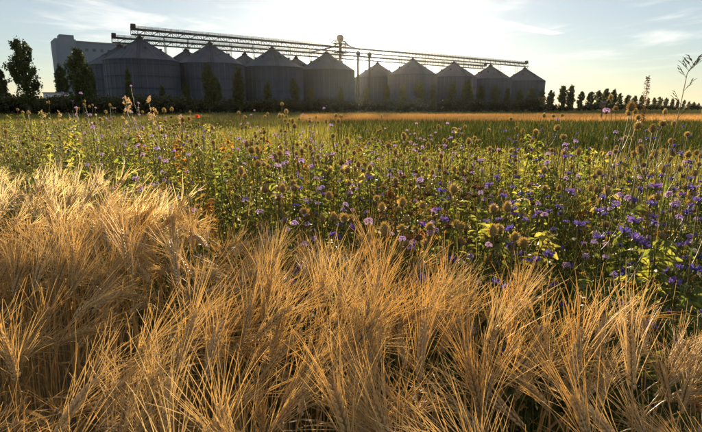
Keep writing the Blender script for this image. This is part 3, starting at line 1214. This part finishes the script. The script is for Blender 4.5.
mb = MB()
lowmask = (D[REST] > 2.2) | (U[REST] < -120) | (U[REST] > 830) | (Vv[REST] > 640)
for hi in (False, True):
    sel = REST[~lowmask] if hi else REST[lowmask]
    lib = [w[4] for w in WV] if hi else WLOW
    nk = len(lib)
    kk = np.clip(np.round((nodw[sel] - .25) / 1.9 * (nk - 1)), 0, nk - 1).astype(int)
    for k in range(nk):
        s_ = sel[kk == k]
        if len(s_) == 0:
            continue
        R = rotz(az[s_]) * sc[s_][:, None, None]
        t = np.stack([fx[s_], fy[s_], np.zeros(len(s_))], 1)
        tn = np.random.default_rng(k).random(len(s_))
        for mi, key in enumerate(('culm', 'ear', 'beard', 'leaf')):
            one = cat(lib[k][key])
            V = np.concatenate(one.V)
            F = np.concatenate(one.F)
            if key == 'beard' and not hi:
                V = V.copy()
            scatter(mb, V, F, R, t, mi, tn)
o = link('wheat_crop', mb.mesh('wheat_crop', [M['culm'], M['ear'], M['awn'], M['dryleaf']], True))
kind(o, 'stuff', 'ripe golden bearded wheat filling the field towards the flower strip')
# ------------------------------------------------------------------ flower strip


def leafblade(L, w, fold=.25, curve=.3, m=4):
    q = np.linspace(0, 1, m + 1)
    ww = w * np.sin(math.pi * np.clip(q * .9 + .06, 0, 1)) ** .8
    V = np.zeros((m + 1, 3, 3))
    V[:, :, 0] = (q * L)[:, None]
    V[:, 0, 1], V[:, 2, 1] = -ww / 2, ww / 2
    V[:, :, 2] = (-curve * L * q ** 2)[:, None]
    V[:, 0, 2] += ww * fold
    V[:, 2, 2] += ww * fold
    return V.reshape(-1, 3), grid_faces(m + 1, 3)


def eul(az, el, roll=0.0):
    ca, sa, ce, se = math.cos(az), math.sin(az), math.cos(el), math.sin(el)
    x = np.array([ca * ce, sa * ce, se])
    y = np.array([-sa, ca, 0])
    z = np.cross(x, y)
    c, s = math.cos(roll), math.sin(roll)
    return np.stack([x, y * c + z * s, -y * s + z * c], 1)


def along_up(base, h, r, wob=.04, m=9, lean=.06):
    q = np.linspace(0, 1, m)
    a_, l = r.random() * 6.28, h * abs(r.normal(0, lean))
    P = np.zeros((m, 3))
    P[:, 0] = np.cos(a_) * l * q ** 1.6 + wob * h * .3 * np.sin(5 * q + r.random() * 6) * q
    P[:, 1] = np.sin(a_) * l * q ** 1.6 + wob * h * .3 * np.cos(4 * q + r.random() * 6) * q
    P[:, 2] = h * q
    return P + base


def twig(p, az, ln, up, m=5):
    q = np.linspace(0, 1, m)
    out = ln * np.sin(q * 1.2) / math.sin(1.2) * .55
    return p + np.stack([np.cos(az) * out, np.sin(az) * out, ln * up * (q * .6 + .4 * q * q)], 1)


def bristly_head(r, L=.034, w=.0125, nb=170):
    """egg-shaped seed head with pale bristles; base at the origin, axis +Z"""
    mb = MB()
    q = np.linspace(0, 1, 7)
    mb.lathe(np.stack([w * np.sin(math.pi * (q * .94 + .04)) ** .75, q * L], 1), 8, 0)
    for k in range(nb):
        f = (k + .5) / nb
        az = k * 2.39996
        z = L * (.04 + .95 * f)
        rr = w * math.sin(math.pi * (f * .94 + .04)) ** .75
        p = np.array([math.cos(az) * rr * .9, math.sin(az) * rr * .9, z])
        el = -.1 + 1.45 * f ** 1.4 + r.normal(0, .12)
        d = np.array([math.cos(az) * math.cos(el), math.sin(az) * math.cos(el), math.sin(el)])
        ln = r.uniform(.007, .014)
        V, F = tube(np.array([p, p + d * ln * .5, p + d * ln]), np.array([.0011, .0008, .0004]), 3)
        mb.add(V, F, 1)
    for k in range(7):                       # bracts below
        az = k * .9 + r.normal(0, .2)
        V, F = leafblade(r.uniform(.012, .03), .0022, .1, -.4, 3)
        mb.add(V @ eul(az, .1).T, F, 2)
    return mb.mesh('seed_head', [M['seedcore'], M['bristle'], M['drystem']], True)


def cornflower_head(r, R=.021):
    mb = MB()
    q = np.linspace(0, 1, 6)
    mb.lathe(np.stack([.0062 * np.sin(math.pi * (q * .8 + .1)) ** .7, q * .014], 1), 8, 0)
    n = 11
    for k in range(n):                       # trumpet florets with toothed lips
        az = 2 * math.pi * k / n + r.normal(0, .1)
        el = r.uniform(.15, .75)
        L = R * r.uniform(.85, 1.2)
        wd = .0105
        V = [(0, -.001, 0), (0, .001, 0), (L * .5, .0022, .001), (L * .5, -.0022, .001),
             (L * .95, wd * .62, .003), (L * .82, wd * .25, .001), (L * 1.05, 0, .002), (L * .82, -wd * .25, .001), (L * .95, -wd * .62, .003)]
        V = np.array(V) @ eul(az, el, r.normal(0, .4)).T + [0, 0, .012]
        mb.add(V, [(0, 1, 2, 3)], 1)
        mb.add(V, [(2, 4, 5), (3, 5, 6), (3, 7, 8)], 1)
        mb.add(V, [(2, 5, 3), (3, 6, 7)], 1)
    for k in range(16):                      # inner tuft
        az, el = k * 2.4, r.uniform(.7, 1.5)
        V, F = leafblade(R * r.uniform(.4, .65), .0024, .2, .1, 2)
        mb.add(V @ eul(az, el).T + [0, 0, .012], F, 1)
    return mb.mesh('flower_head', [M['calyx'], M['blue']])


def lilac_head(r, R=.013):
    """domed cluster of many small lilac florets"""
    mb = MB()
    q = np.linspace(0, 1, 5)
    mb.lathe(np.stack([.006 * np.sin(math.pi * (q * .8 + .1)), q * .010], 1), 7, 0)
    for k in range(34):
        f = (k + .5) / 34
        az, el = k * 2.39996, .05 + 1.4 * (1 - f) ** .8
        d = np.array([math.cos(az) * math.cos(el), math.sin(az) * math.cos(el), math.sin(el)])
        L = R * r.uniform(.8, 1.25)
        c = d * L + [0, 0, .007]
        B = basis(d, np.array([.3, .5, .8]))
        for j in range(4):
            a_ = j * math.pi / 2 + r.random()
            v = np.array([(0, 0, -.002), (math.cos(a_ - .5), math.sin(a_ - .5), .2), (1.5 * math.cos(a_), 1.5 * math.sin(a_), .3), (math.cos(a_ + .5), math.sin(a_ + .5), .2)])
            v[1:] *= .0034
            mb.add(v @ B.T + c, [(0, 1, 2, 3)], 1)
    return mb.mesh('flower_head', [M['calyx'], M['lilac']])


def daisy_head(r, R=.017, petal='white', core='yellow', n=16):
    mb = MB()
    q = np.linspace(0, 1, 5)
    mb.lathe(np.stack([.0055 * np.cos(q * 1.5) + .0001, q * .005], 1), 8, 1)
    mb.lathe(np.stack([.005 * np.sin(q * 1.5) + .0004, -.007 + q * .007], 1), 7, 2)
    for k in range(n):
        V, F = leafblade(R * r.uniform(.85, 1.1), .006, .1, .25, 3)
        mb.add(V @ eul(2 * math.pi * k / n + r.normal(0, .06), r.normal(.1, .12)).T + np.array([0, 0, .001]), F, 0)
    return mb.mesh('flower_head', [M[petal], M[core], M['calyx']])


def dark_head(r):
    mb = MB()
    q = np.linspace(0, 1, 6)
    mb.lathe(np.stack([.016 * np.sin(math.pi * (q * .9 + .05)), q * .016], 1), 9, 0)
    for k in range(26):
        az, el = k * 2.39996, r.uniform(-.2, 1.2)
        V, F = leafblade(r.uniform(.016, .03), .005, .2, .1, 3)
        mb.add(V @ eul(az, el, r.normal(0, .5)).T + [0, 0, .006], F, 0)
    return mb.mesh('seed_head', [M['darkhead']])


def fluffy_head(r):
    """cluster of small pale tufted heads (buff, dried)"""
    mb = MB()
    for j in range(7):
        c = r.normal(0, .011, 3) + [0, 0, .012]
        for k in range(34):
            az, el = k * 2.39996, math.asin(2 * (k + .5) / 34 - 1)
            d = np.array([math.cos(az) * math.cos(el), math.sin(az) * math.cos(el), math.sin(el)])
            V, F = ribbon(np.array([c, c + d * r.uniform(.006, .011)]), np.array([.0010, .0026]), np.cross(d, r.normal(size=3)))
            mb.add(V, F, 0)
    return mb.mesh('flower_cluster', [M['buff']])


def poppy_head(r):
    mb = MB()
    for k in range(4):
        q = np.linspace(0, 1, 5)
        V = np.zeros((5, 5, 3))
        for i, f in enumerate(q):
            for j, g in enumerate(np.linspace(-1, 1, 5)):
                w = .030 * math.sin(math.pi * min(.5, f * .55)) * g
                V[i, j] = (.034 * f * (1 - .15 * g * g), w, .020 * f * f + .004 * math.sin(6 * g + k) * f)
        mb.add(V.reshape(-1, 3) @ eul(k * math.pi / 2, .5).T, grid_faces(5, 5), 0)
    mb.lathe([(.001, 0), (.006, .004), (.0065, .012), (.001, .014)], 8, 1)
    return mb.mesh('flower_head', [M['red'], M['darkhead']], True)


def leaf_mass(r, P, n, L, w, lo=.1, hi=.85, el=(.1, .9), mat='green', curve=.35):
    """narrow leaves up a stem, one mesh"""
    mb = MB()
    for k in range(n):
        f = r.uniform(lo, hi)
        p = np.array([np.interp(f, np.linspace(0, 1, len(P)), P[:, i]) for i in range(3)])
        s = (1.25 - f) * r.uniform(.7, 1.2)
        V, F = leafblade(L * s, w * s, .2, curve, 4)
        mb.add(V @ eul(k * 2.4 + r.normal(0, .3), r.uniform(*el), r.normal(0, .4)).T + p, F, 0, r.random() * .25)
    return mb.mesh('foliage', M[mat])


def plant_lib(kindname, nvar):
    """each variant: stem mesh, foliage mesh, list of (head mesh, position, tilt az, tilt)"""
    out = []
    for v in range(nvar):
        r = np.random.default_rng(hash_of(kindname) + v)
        h = 1.0
        P = along_up(np.zeros(3), h, r)
        mb = MB()
        heads = []
        if kindname == 'seed':
            V, F = tube(P, np.linspace(.0042, .0024, len(P)), 5); mb.add(V, F)
            hm = HEADS['seed']
            heads.append((hm[v % len(hm)], P[-1], r.random() * 6, r.normal(0, .12)))
            for k in range(r.integers(1, 4)):
                f = r.uniform(.62, .86)
                p = np.array([np.interp(f, np.linspace(0, 1, len(P)), P[:, i]) for i in range(3)])
                T = twig(p, r.random() * 6.28, r.uniform(.10, .24), 1.1)
                V, F = tube(T, np.linspace(.0024, .0016, len(T)), 4); mb.add(V, F)
                heads.append((hm[(v + k + 1) % len(hm)], T[-1], r.random() * 6, r.normal(0, .2)))
            fol = leaf_mass(r, P, 9, .13, .022, .05, .75, (.2, .9), 'green')
            sm = M['drystem'] if v % 2 else M['stem']
        elif kindname in ('corn', 'lilac', 'daisy', 'dark', 'yellow'):
            V, F = tube(P, np.linspace(.0030, .0016, len(P)), 4); mb.add(V, F)
            hm = HEADS[kindname]
            tl = .5 if kindname in ('corn', 'daisy') else .25
            heads.append((hm[v % len(hm)], P[-1], r.random() * 6, abs(r.normal(0, tl))))
            nbr = {'corn': 3, 'lilac': 4, 'daisy': 2, 'dark': 2, 'yellow': 3}[kindname]
            for k in range(r.integers(1, nbr + 1)):
                f = r.uniform(.55, .88)
                p = np.array([np.interp(f, np.linspace(0, 1, len(P)), P[:, i]) for i in range(3)])
                T = twig(p, r.random() * 6.28, r.uniform(.08, .22), 1.2)
                V, F = tube(T, np.linspace(.0018, .0012, len(T)), 4); mb.add(V, F)
                heads.append((hm[(v + k + 1) % len(hm)], T[-1], r.random() * 6, abs(r.normal(0, tl))))
            fol = leaf_mass(r, P, 16, .10, .008 if kindname == 'corn' else .014, .05, .9, (.4, 1.2), 'deepgreen' if kindname == 'corn' else 'green', .2)
            sm = M['stem']
        elif kindname == 'leafy':
            V, F = tube(P, np.linspace(.0045, .0015, len(P)), 5); mb.add(V, F)
            mbf = MB()
            for k in range(46):
                f = r.uniform(.12, 1.0)
                p = np.array([np.interp(f, np.linspace(0, 1, len(P)), P[:, i]) for i in range(3)])
                az_ = k * 2.4
                T = twig(p, az_, r.uniform(.03, .16) * (1.3 - f), .8, 3)
                V, F = tube(T, np.linspace(.0014, .0008, 3), 3); mb.add(V, F)
                for j in range(3):
                    s = r.uniform(.6, 1.2)
                    V, F = leafblade(.050 * s, .026 * s, .18, .3, 3)
                    mbf.add(V @ eul(az_ + r.normal(0, .9), r.uniform(-.5, .7), r.normal(0, .6)).T + T[-1 - (j % 2)], F, 0, r.random() * .35)
            fol = mbf.mesh('foliage', M['ochre'] if v == 4 else M['green'])
            sm = M['stem']
        out.append((mb.mesh('stem', sm, True), fol, heads))
    return out


def hash_of(s):
    return sum(ord(c) * (i + 3) for i, c in enumerate(s))


hr = np.random.default_rng(77)
HEADS = {'seed': [bristly_head(hr, L, w) for L, w in ((.034, .0118), (.026, .0120), (.022, .0115), (.038, .0122), (.019, .0098))],
         'corn': [cornflower_head(hr, R) for R in (.021, .019, .023, .016)],
         'lilac': [lilac_head(hr, R) for R in (.013, .011, .015)],
         'daisy': [daisy_head(hr, R) for R in (.015, .018, .013)],
         'yellow': [daisy_head(hr, R, 'yellow', 'darkhead', 13) for R in (.014, .012)],
         'dark': [dark_head(hr) for _ in range(3)]}
LIB = {k: plant_lib(k, n_) for k, n_ in (('seed', 9), ('corn', 9), ('lilac', 7), ('daisy', 5), ('yellow', 4), ('dark', 5), ('leafy', 10))}


def place(kindname, x, y, h, r, label, cat_, group, name):
    lib = LIB[kindname]
    v = int(r.integers(0, len(lib)))
    st, fol, heads = lib[v]
    o = link(name, st, None, (x, y, 0), r.random() * 6.28)
    o.scale = (1, 1, h)
    link('foliage', fol, o)
    for hm, p, a_, tl in heads:
        hd = link('seed_head' if kindname in ('seed', 'dark') else 'flower_head', hm, o, tuple(p))
        hd.rotation_euler = (tl, 0, a_)
        s = r.uniform(.85, 1.2)
        hd.scale = (s, s, s / h)
    return tag(o, label, cat_, group)


def meadow_spot(r, umin, umax, dmin, dmax):
    """a spot in the strip seen between two picture columns, dmin..dmax behind the wheat's edge"""
    for _ in range(200):
        u = r.uniform(umin, umax)
        q = r.uniform(dmin, dmax)
        dx = (u - CX) / 502.0
        y = (EC + q) / (dx * EN[0] + EN[1])
        x = dx * y
        if y > .9:
            return x, y, u, q
    return x, y, u, q


def zone(u):
    return ('at the left edge' if u < 45 else 'below the concrete building' if u < 105 else 'below the leftmost silo' if u < 180 else 'below the second silo' if u < 245
            else 'below the third silo' if u < 300 else 'below the elevator tower' if u < 350 else 'below the sun' if u < 390 else 'right of the sun' if u < 432
            else 'below the third last silo' if u < 470 else 'below the second last silo' if u < 505 else 'below the rightmost silo' if u < 545
            else 'below the marker post' if u < 610 else 'below the brown seed spike' if u < 665 else 'at the right edge')


def dzone(q):
    return 'just behind the wheat' if q < .8 else 'midway in the strip' if q < 2.2 else 'at the strip\'s back'


SPEC = {
    # kind: (name, look, category, count, [(weight, umin, umax)], height mean, sd, depth range)
    'seed': ('seed_head_plant', 'bristly brown seed head stalk', 'wildflower', 140, [(3, 180, 480), (1.5, 480, 720), (1.5, -20, 200)], 1.07, .11, (.05, 4.2)),
    'corn': ('cornflower', 'violet-blue cornflower', 'flower', 150, [(8, 510, 730), (1.6, 360, 520), (1.4, -20, 380)], 1.02, .10, (.05, 4.0)),
    'lilac': ('lilac_flower', 'pale lilac flower stalk', 'flower', 155, [(3, 60, 330), (4, 280, 500), (2, 520, 720)], 1.03, .11, (.05, 4.2)),
    'daisy': ('white_flower', 'small white flower', 'flower', 46, [(2, -20, 260), (1, 260, 720)], .95, .12, (.02, 4.2)),
    'yellow': ('yellow_flower', 'small yellow flower', 'flower', 40, [(1, 0, 700)], .95, .10, (.05, 4.2)),
    'dark': ('withered_flower', 'withered dark brown flower', 'wildflower', 60, [(2, 360, 520), (1, 0, 700)], .98, .09, (.05, 4.0)),
    'leafy': ('leafy_weed', 'yellow-green leafy weed', 'weed', 230, [(2, -20, 260), (2, 260, 520), (1.5, 520, 730)], .92, .09, (.0, 4.0)),
}
NUM = ['', 'single-headed', 'two-headed', 'three-headed', 'four-headed', 'five-headed', 'six-headed']
r = np.random.default_rng(99)
for kn, (nm, adj, ct, cnt, ws, hm_, hs, (d0, d1)) in SPEC.items():
    w = np.array([x[0] for x in ws], float); w /= w.sum()
    for _ in range(cnt):
        _, ua, ub = ws[int(r.choice(len(ws), p=w))]
        q0 = d0 + (d1 - d0) * r.random() ** 1.15
        x, y, u, q = meadow_spot(r, ua, ub, q0, q0 + .02)
        if u < 340 and r.random() < .55:
            x, y, u, q = meadow_spot(r, u - 1, u + 1, .3, 3.6)
        h = float(np.clip(r.normal(hm_, hs), .6, 1.34))
        h *= .93 if q < .5 else 1.08 if q > 2.2 else 1.0
        h *= 1 + .20 * min(1, max(0, (340 - u) / 260))
        if (kn == 'seed' and u > 560 and q < .9) or (u > 540 and q < .32):
            continue
        tall = 'tall' if h > hm_ + hs * .6 else 'short' if h < hm_ - hs * .6 else 'mid-height'
        o = place(kn, x, y, h, r, '', ct, None, nm)
        nh = sum(1 for c_ in o.children if c_.name.split('.')[0] in ('seed_head', 'flower_head'))
        lab = f'{tall} {NUM[min(nh, 6)]} {adj} {dzone(q)}, {zone(u)}'.replace('  ', ' ')
        o['label'] = lab
        o['group'] = f'{lab}'.replace(',', '')


# plants that stand out one by one: placed by the column and top they show, at a distance inside the strip
def special(kn, u, v, q, label, name, cat_='wildflower'):
    dx = (u - CX) / 502.0
    y = (EC + q) / (dx * EN[0] + EN[1])
    top = at_depth(u, v, y)
    return place(kn, top[0], top[1], float(top[2]) - .015, np.random.default_rng(int(u * 7 + v)), label, cat_, None, name)


for u, v, q, lab in ((276, 104, 2.6, 'tallest seed head stalk, standing out against the third silo'), (285, 116, 2.4, 'seed head stalk just right of the tallest one below the third silo'),
                     (233, 113, 2.6, 'rim-lit seed head stalk rising below the second front silo'), (403, 138, 1.9, 'bristly seed head rising from the grass below the silo right of the gap'),
                     (462, 142, 2.0, 'large bristly seed head alone in the grass right of the middle'), (394, 147, 1.6, 'stout seed head stalk left of the blue flowers right of the middle'),
                     (550, 136, 1.8, 'seed head stalk rising among the tall lilac blooms at right'), (650, 130, 1.5, 'knobbly seed head stalk below the brown dock spike'),
                     (244, 118, 2.7, 'short seed head stalk between the two rim-lit ones'), (187, 112, 2.8, 'seed head stalk left of the red poppy'), (290, 127, 2.2, 'low seed head right of the tallest stalk')):
    special('seed', u, v, q, lab, 'seed_head_plant')
for u, v, q, lab in ((552, 128, 2.0, 'tall lilac bloom at the top right of the flower strip'), (578, 141, 1.8, 'lilac bloom right of the tall one below the far poplars'),
                     (172, 128, 3.0, 'lilac bloom below the leftmost silo standing above its neighbours'), (305, 132, 2.6, 'lilac bloom below the silo left of the elevator tower')):
    special('lilac', u, v, q, lab, 'lilac_flower', 'flower')
for u, v, q, lab in ((667, 155, 1.3, 'cornflower right of the knobbly seed head stalk'), (688, 212, .35, 'large violet-blue cornflower at the right edge'), (640, 218, .5, 'violet-blue cornflower in the dense blue patch at right'),
                     (597, 213, .55, 'violet-blue cornflower at the left of the blue patch'), (586, 196, .9, 'violet-blue cornflower above the left of the blue patch'), (343, 232, .1, 'lone blue cornflower where the wheat meets the strip'),
                     (317, 240, .06, 'blue cornflower left of the lone one at the wheat edge'), (615, 206, .7, 'violet-blue cornflower in the middle of the blue patch'), (654, 205, .7, 'violet-blue cornflower at the top of the blue patch'),
                     (672, 222, .4, 'violet-blue cornflower low in the blue patch'), (698, 200, .6, 'violet-blue cornflower half cut by the right edge'), (628, 232, .3, 'violet-blue cornflower below the blue patch')):
    special('corn', u, v, q, lab, 'cornflower', 'flower')

# buff tufted plants against the hedge, left
FL = [fluffy_head(np.random.default_rng(500 + i)) for i in range(3)]
for (u, v, q, n_, lab) in ((128, 99, 2.9, 13, 'tall buff dried flower clusters below the leftmost silo, left one'), (151, 99, 3.0, 13, 'tall buff dried flower clusters below the leftmost silo, right one'),
                           (58, 112, 3.0, 5, 'small buff dried flower cluster at the far left before the hedge'), (43, 112, 3.1, 4, 'buff dried flower cluster left of the small one before the hedge'),
                           (180, 118, 2.6, 7, 'buff dried flower clusters left of the red poppy')):
    r2 = np.random.default_rng(int(u))
    dx = (u - CX) / 502.0
    y = (EC + q) / (dx * EN[0] + EN[1])
    top = at_depth(u, v, y)
    h = top[2]
    P = along_up(np.zeros(3), h, r2, .02, lean=.02)
    mb = MB()
    V, F = tube(P, np.linspace(.005, .002, len(P)), 5); mb.add(V, F)
    hp = [P[-1]]
    for k in range(n_ - 1):
        f = r2.uniform(.70, .95)
        p = np.array([np.interp(f, np.linspace(0, 1, len(P)), P[:, i]) for i in range(3)])
        T = twig(p, r2.random() * 6.28, r2.uniform(.06, .20) * (1.5 - f), 1.0)
        V, F = tube(T, np.linspace(.002, .0014, len(T)), 4); mb.add(V, F)
        hp.append(T[-1])
    o = link('dried_flower', mb.mesh('stem', M['drystem'], True), None, (top[0], top[1], 0))
    tag(o, lab, 'wildflower', 'buff dried flowers')
    link('foliage', leaf_mass(r2, P, 10, .10, .02, .1, .8), o)
    for k, p in enumerate(hp):
        link('flower_cluster', FL[k % 3], o, tuple(p), r2.random() * 6, r2.uniform(.9, 1.4))

# red poppy
dx = (197 - CX) / 502.0
y = (EC + 2.7) / (dx * EN[0] + EN[1])
top = at_depth(197, 116, y)
P = along_up(np.zeros(3), top[2] - .02, np.random.default_rng(4), .03)
mb = MB(); V, F = tube(P, np.linspace(.003, .0016, len(P)), 4); mb.add(V, F)
o = link('poppy', mb.mesh('stem', M['stem'], True), None, (top[0], top[1], 0))
tag(o, 'single orange-red poppy below the second silo', 'flower')
hd = link('flower_head', poppy_head(np.random.default_rng(3)), o, tuple(P[-1])); hd.rotation_euler = (.6, 0, 1)
link('foliage', leaf_mass(np.random.default_rng(8), P, 8, .08, .02, .1, .7), o)

# brown dock spike and a nodding grass panicle at the right edge
def spike(u, v, vbase, y, lab, name):
    top = at_depth(u, v, y)
    r2 = np.random.default_rng(int(u))
    P = along_up(np.zeros(3), top[2], r2, .02, 14, .02)
    mb = MB(); V, F = tube(P, np.linspace(.004, .0012, len(P)), 5); mb.add(V, F)
    o = link(name, mb.mesh('stem', M['drystem'], True), None, (top[0] - P[-1][0], top[1] - P[-1][1], 0))
    mb = MB()
    f0 = at_depth(u, vbase, y)[2] / top[2]
    for k in range(260):
        f = r2.uniform(f0, 1.0)
        p = np.array([np.interp(f, np.linspace(0, 1, len(P)), P[:, i]) for i in range(3)])
        a_ = r2.random() * 6.28
        ww = .014 * math.sin(math.pi * (f - f0) / (1 - f0) * .85 + .3) + .003
        c = p + np.array([math.cos(a_), math.sin(a_), .6]) * ww * r2.random()
        V, F = leafblade(.010, .006, .3, .2, 2)
        mb.add(V @ eul(a_, r2.uniform(.2, 1.2), r2.normal(0, 1)).T + c, F, 0, r2.random() * .3)
    link('seed_spike', mb.mesh('seed_spike', M['darkhead']), o)
    link('foliage', leaf_mass(r2, P, 9, .16, .03, .05, .55), o)
    return tag(o, lab, 'wildflower')


spike(648, 77, 122, 3.2, 'upright brown seed spike standing before the far poplars at right', 'dock_plant')
top = at_depth(700, 62, 1.9)
P = np.array([(0, 0, 0), (.0, .0, .6), (.005, 0, 1.0), (.02, 0, 1.3), (.05, .01, top[2] - .04), (.075, .015, top[2])])
mb = MB(); V, F = tube(P, np.linspace(.0035, .0009, len(P)), 5); mb.add(V, F)
o = link('grass_panicle', mb.mesh('stem', M['drystem'], True), None, (top[0] - .075 - .01, top[1], 0))
tag(o, 'tall grass with drooping seed spikelets at the right edge against the sky', 'grass')
r2 = np.random.default_rng(12)
for k in range(11):
    f = .70 + .3 * k / 10
    p = np.array([np.interp(f, np.linspace(0, 1, len(P)), P[:, i]) for i in range(3)])
    mb = MB()
    side = -1 if k % 2 else 1
    ln = .055 * (1.15 - .5 * k / 10)
    for j in range(7):
        V, F = leafblade(.016, .005, .3, .1, 3)
        B = eul(0 if side > 0 else math.pi, .85 + r2.normal(0, .1), r2.normal(0, .5))
        off = B[:, 0] * ln * (.25 + .1 * j)
        mb.add(V @ eul((0 if side > 0 else math.pi) + (.4 if j % 2 else -.4), .75 + r2.normal(0, .1)).T + off, F)
    V, F = tube(np.array([np.zeros(3), B[:, 0] * ln]), np.array([.0009, .0005]), 3)
    mb.add(V, F)
    link('spikelet', mb.mesh('spikelet', M['calyx']), o, tuple(p))
link('foliage', leaf_mass(r2, P, 5, .32, .012, .05, .6, (.6, 1.2), 'green', .5), o)

# uncountable growth between the flowers: thin stems, small leaves, grass
r = np.random.default_rng(31)


def strip_points(n, d0, d1, l0=-15, l1=6.0, front=1.0):
    q = d0 + (d1 - d0) * r.random(n) ** front
    l = r.uniform(l0, l1, n)
    p = EN * EC + EN * q[:, None] + ED * l[:, None]
    u, v, d = to_pix(np.concatenate([p, np.full((n, 1), .8)], 1))
    ok = (p[:, 1] > .3) & (u > -160) & (u < 860)
    return p[ok], q[ok]


mb = MB()
P, q = strip_points(13000, .0, 4.3, front=1.25)
P2, q2 = strip_points(7000, 4.0, 6.7, -15, -1.5)
P, q = np.concatenate([P, P2]), np.concatenate([q, q2])
n = len(P)
h = np.clip(r.normal(.80, .10, n), .4, 1.02) * np.where(q < .35, .85, 1) * (1 + .2 * np.clip(-P[:, 0] / 3.5, 0, 1))
tn = np.clip(r.beta(1.6, 2.0, n) + .22 * np.sin(P[:, 0] * 1.9) * np.sin(P[:, 1] * 1.7), 0, .99)
Vt, Ft = tube(np.array([(0, 0, 0), (.01, .005, .35), (-.008, .012, .7), (.015, 0, 1.0)]), np.array([.0022, .0018, .0013, .0006]), 3)
R = rotz(r.random(n) * 6.28)
tilt = r.normal(0, .10, (n, 2))
R = R * 1.0
R[:, :, 2] = np.stack([tilt[:, 0], tilt[:, 1], np.ones(n)], 1) * h[:, None]
scatter(mb, Vt, Ft, R, np.concatenate([P, np.zeros((n, 1))], 1), 1, tn)
per = 13
idx = np.repeat(np.arange(n), per)
f = r.uniform(.25, 1.02, len(idx))
c = np.concatenate([P[idx], np.zeros((len(idx), 1))], 1) + R[idx][:, :, 2] * f[:, None] + r.normal(0, .016, (len(idx), 3))
Vl, Fl = leafblade(1.0, .42, .2, .35, 2)
sz = r.uniform(.014, .042, len(idx)) * (1.25 - .5 * f)
Rl = rand_rot(len(idx), r) * sz[:, None, None]
tl = np.clip(tn[idx] * .8 + r.normal(0, .12, len(idx)) + .06, 0, .99)
kind_ = r.random(len(idx))
for a_, b_, mi in ((0, .69, 0), (.69, .75, 2), (.75, 1.01, 3)):
    sl = (kind_ >= a_) & (kind_ < b_)
    scatter(mb, Vl, Fl, Rl[sl] * (1 if mi < 3 else .6), c[sl], mi, tl[sl])
o = link('meadow_foliage', mb.mesh('meadow_foliage', [M['green'], M['stem'], M['ochre'], M['buff']]))
kind(o, 'stuff', 'tangled green and yellow leaves of the flower strip')


def stripgrass(r_, n):
    p, q_ = strip_points(n, .0, 4.6)
    return p


blades(15000, stripgrass, .90, .0045, M['grass'], 'strip_grass', 'fine grass stalks between the flowers', 9, lean=.38, segs=4)

# ------------------------------------------------------------------ evening haze
mb = MB().box((-2500, -300, -1.0), (2500, 3600, 62))
m, t, out = material('haze_air')
v = t.new('ShaderNodeVolumePrincipled')
v.inputs['Color'].default_value = (.95, .95, .95, 1)
v.inputs['Density'].default_value = .000016
v.inputs['Anisotropy'].default_value = .82
t.l.new(v.outputs[0], out.inputs['Volume'])
o = kind(link('haze', mb.mesh('haze', m)), 'stuff', 'warm evening haze in the air around the silos')

# ------------------------------------------------------------------ things that read alike are told apart by their order from the left
bpy.context.view_layer.update()
alike = {}
for o in COL.objects:
    if o.parent is None and 'category' in o.keys():
        alike.setdefault(o['label'], []).append(o)
NTH = ['leftmost', 'second', 'third', 'fourth', 'fifth', 'sixth', 'seventh', 'eighth', 'ninth', 'tenth']
CNT = ['', '', 'two', 'three', 'four', 'five', 'six', 'seven', 'eight', 'nine', 'ten']
for lab, obs in alike.items():
    n = len(obs)
    if n < 2 or n > 10:
        continue
    obs.sort(key=lambda o: float(to_pix(np.array(o.location) + [0, 0, .9])[0]))
    for i, o in enumerate(obs):
        if n == 2:
            sfx = 'left of two' if i == 0 else 'right of two'
        else:
            sfx = f'leftmost of {CNT[n]}' if i == 0 else f'rightmost of {CNT[n]}' if i == n - 1 else f'{NTH[i]} of {CNT[n]} from left'
        new = f'{lab}, {sfx}'
        if len(new.split()) > 16:
            new = new.replace('mid-height ', '').replace(' in the strip', '').replace(' from left', '')
        if len(new.split()) <= 16:
            o['label'] = new
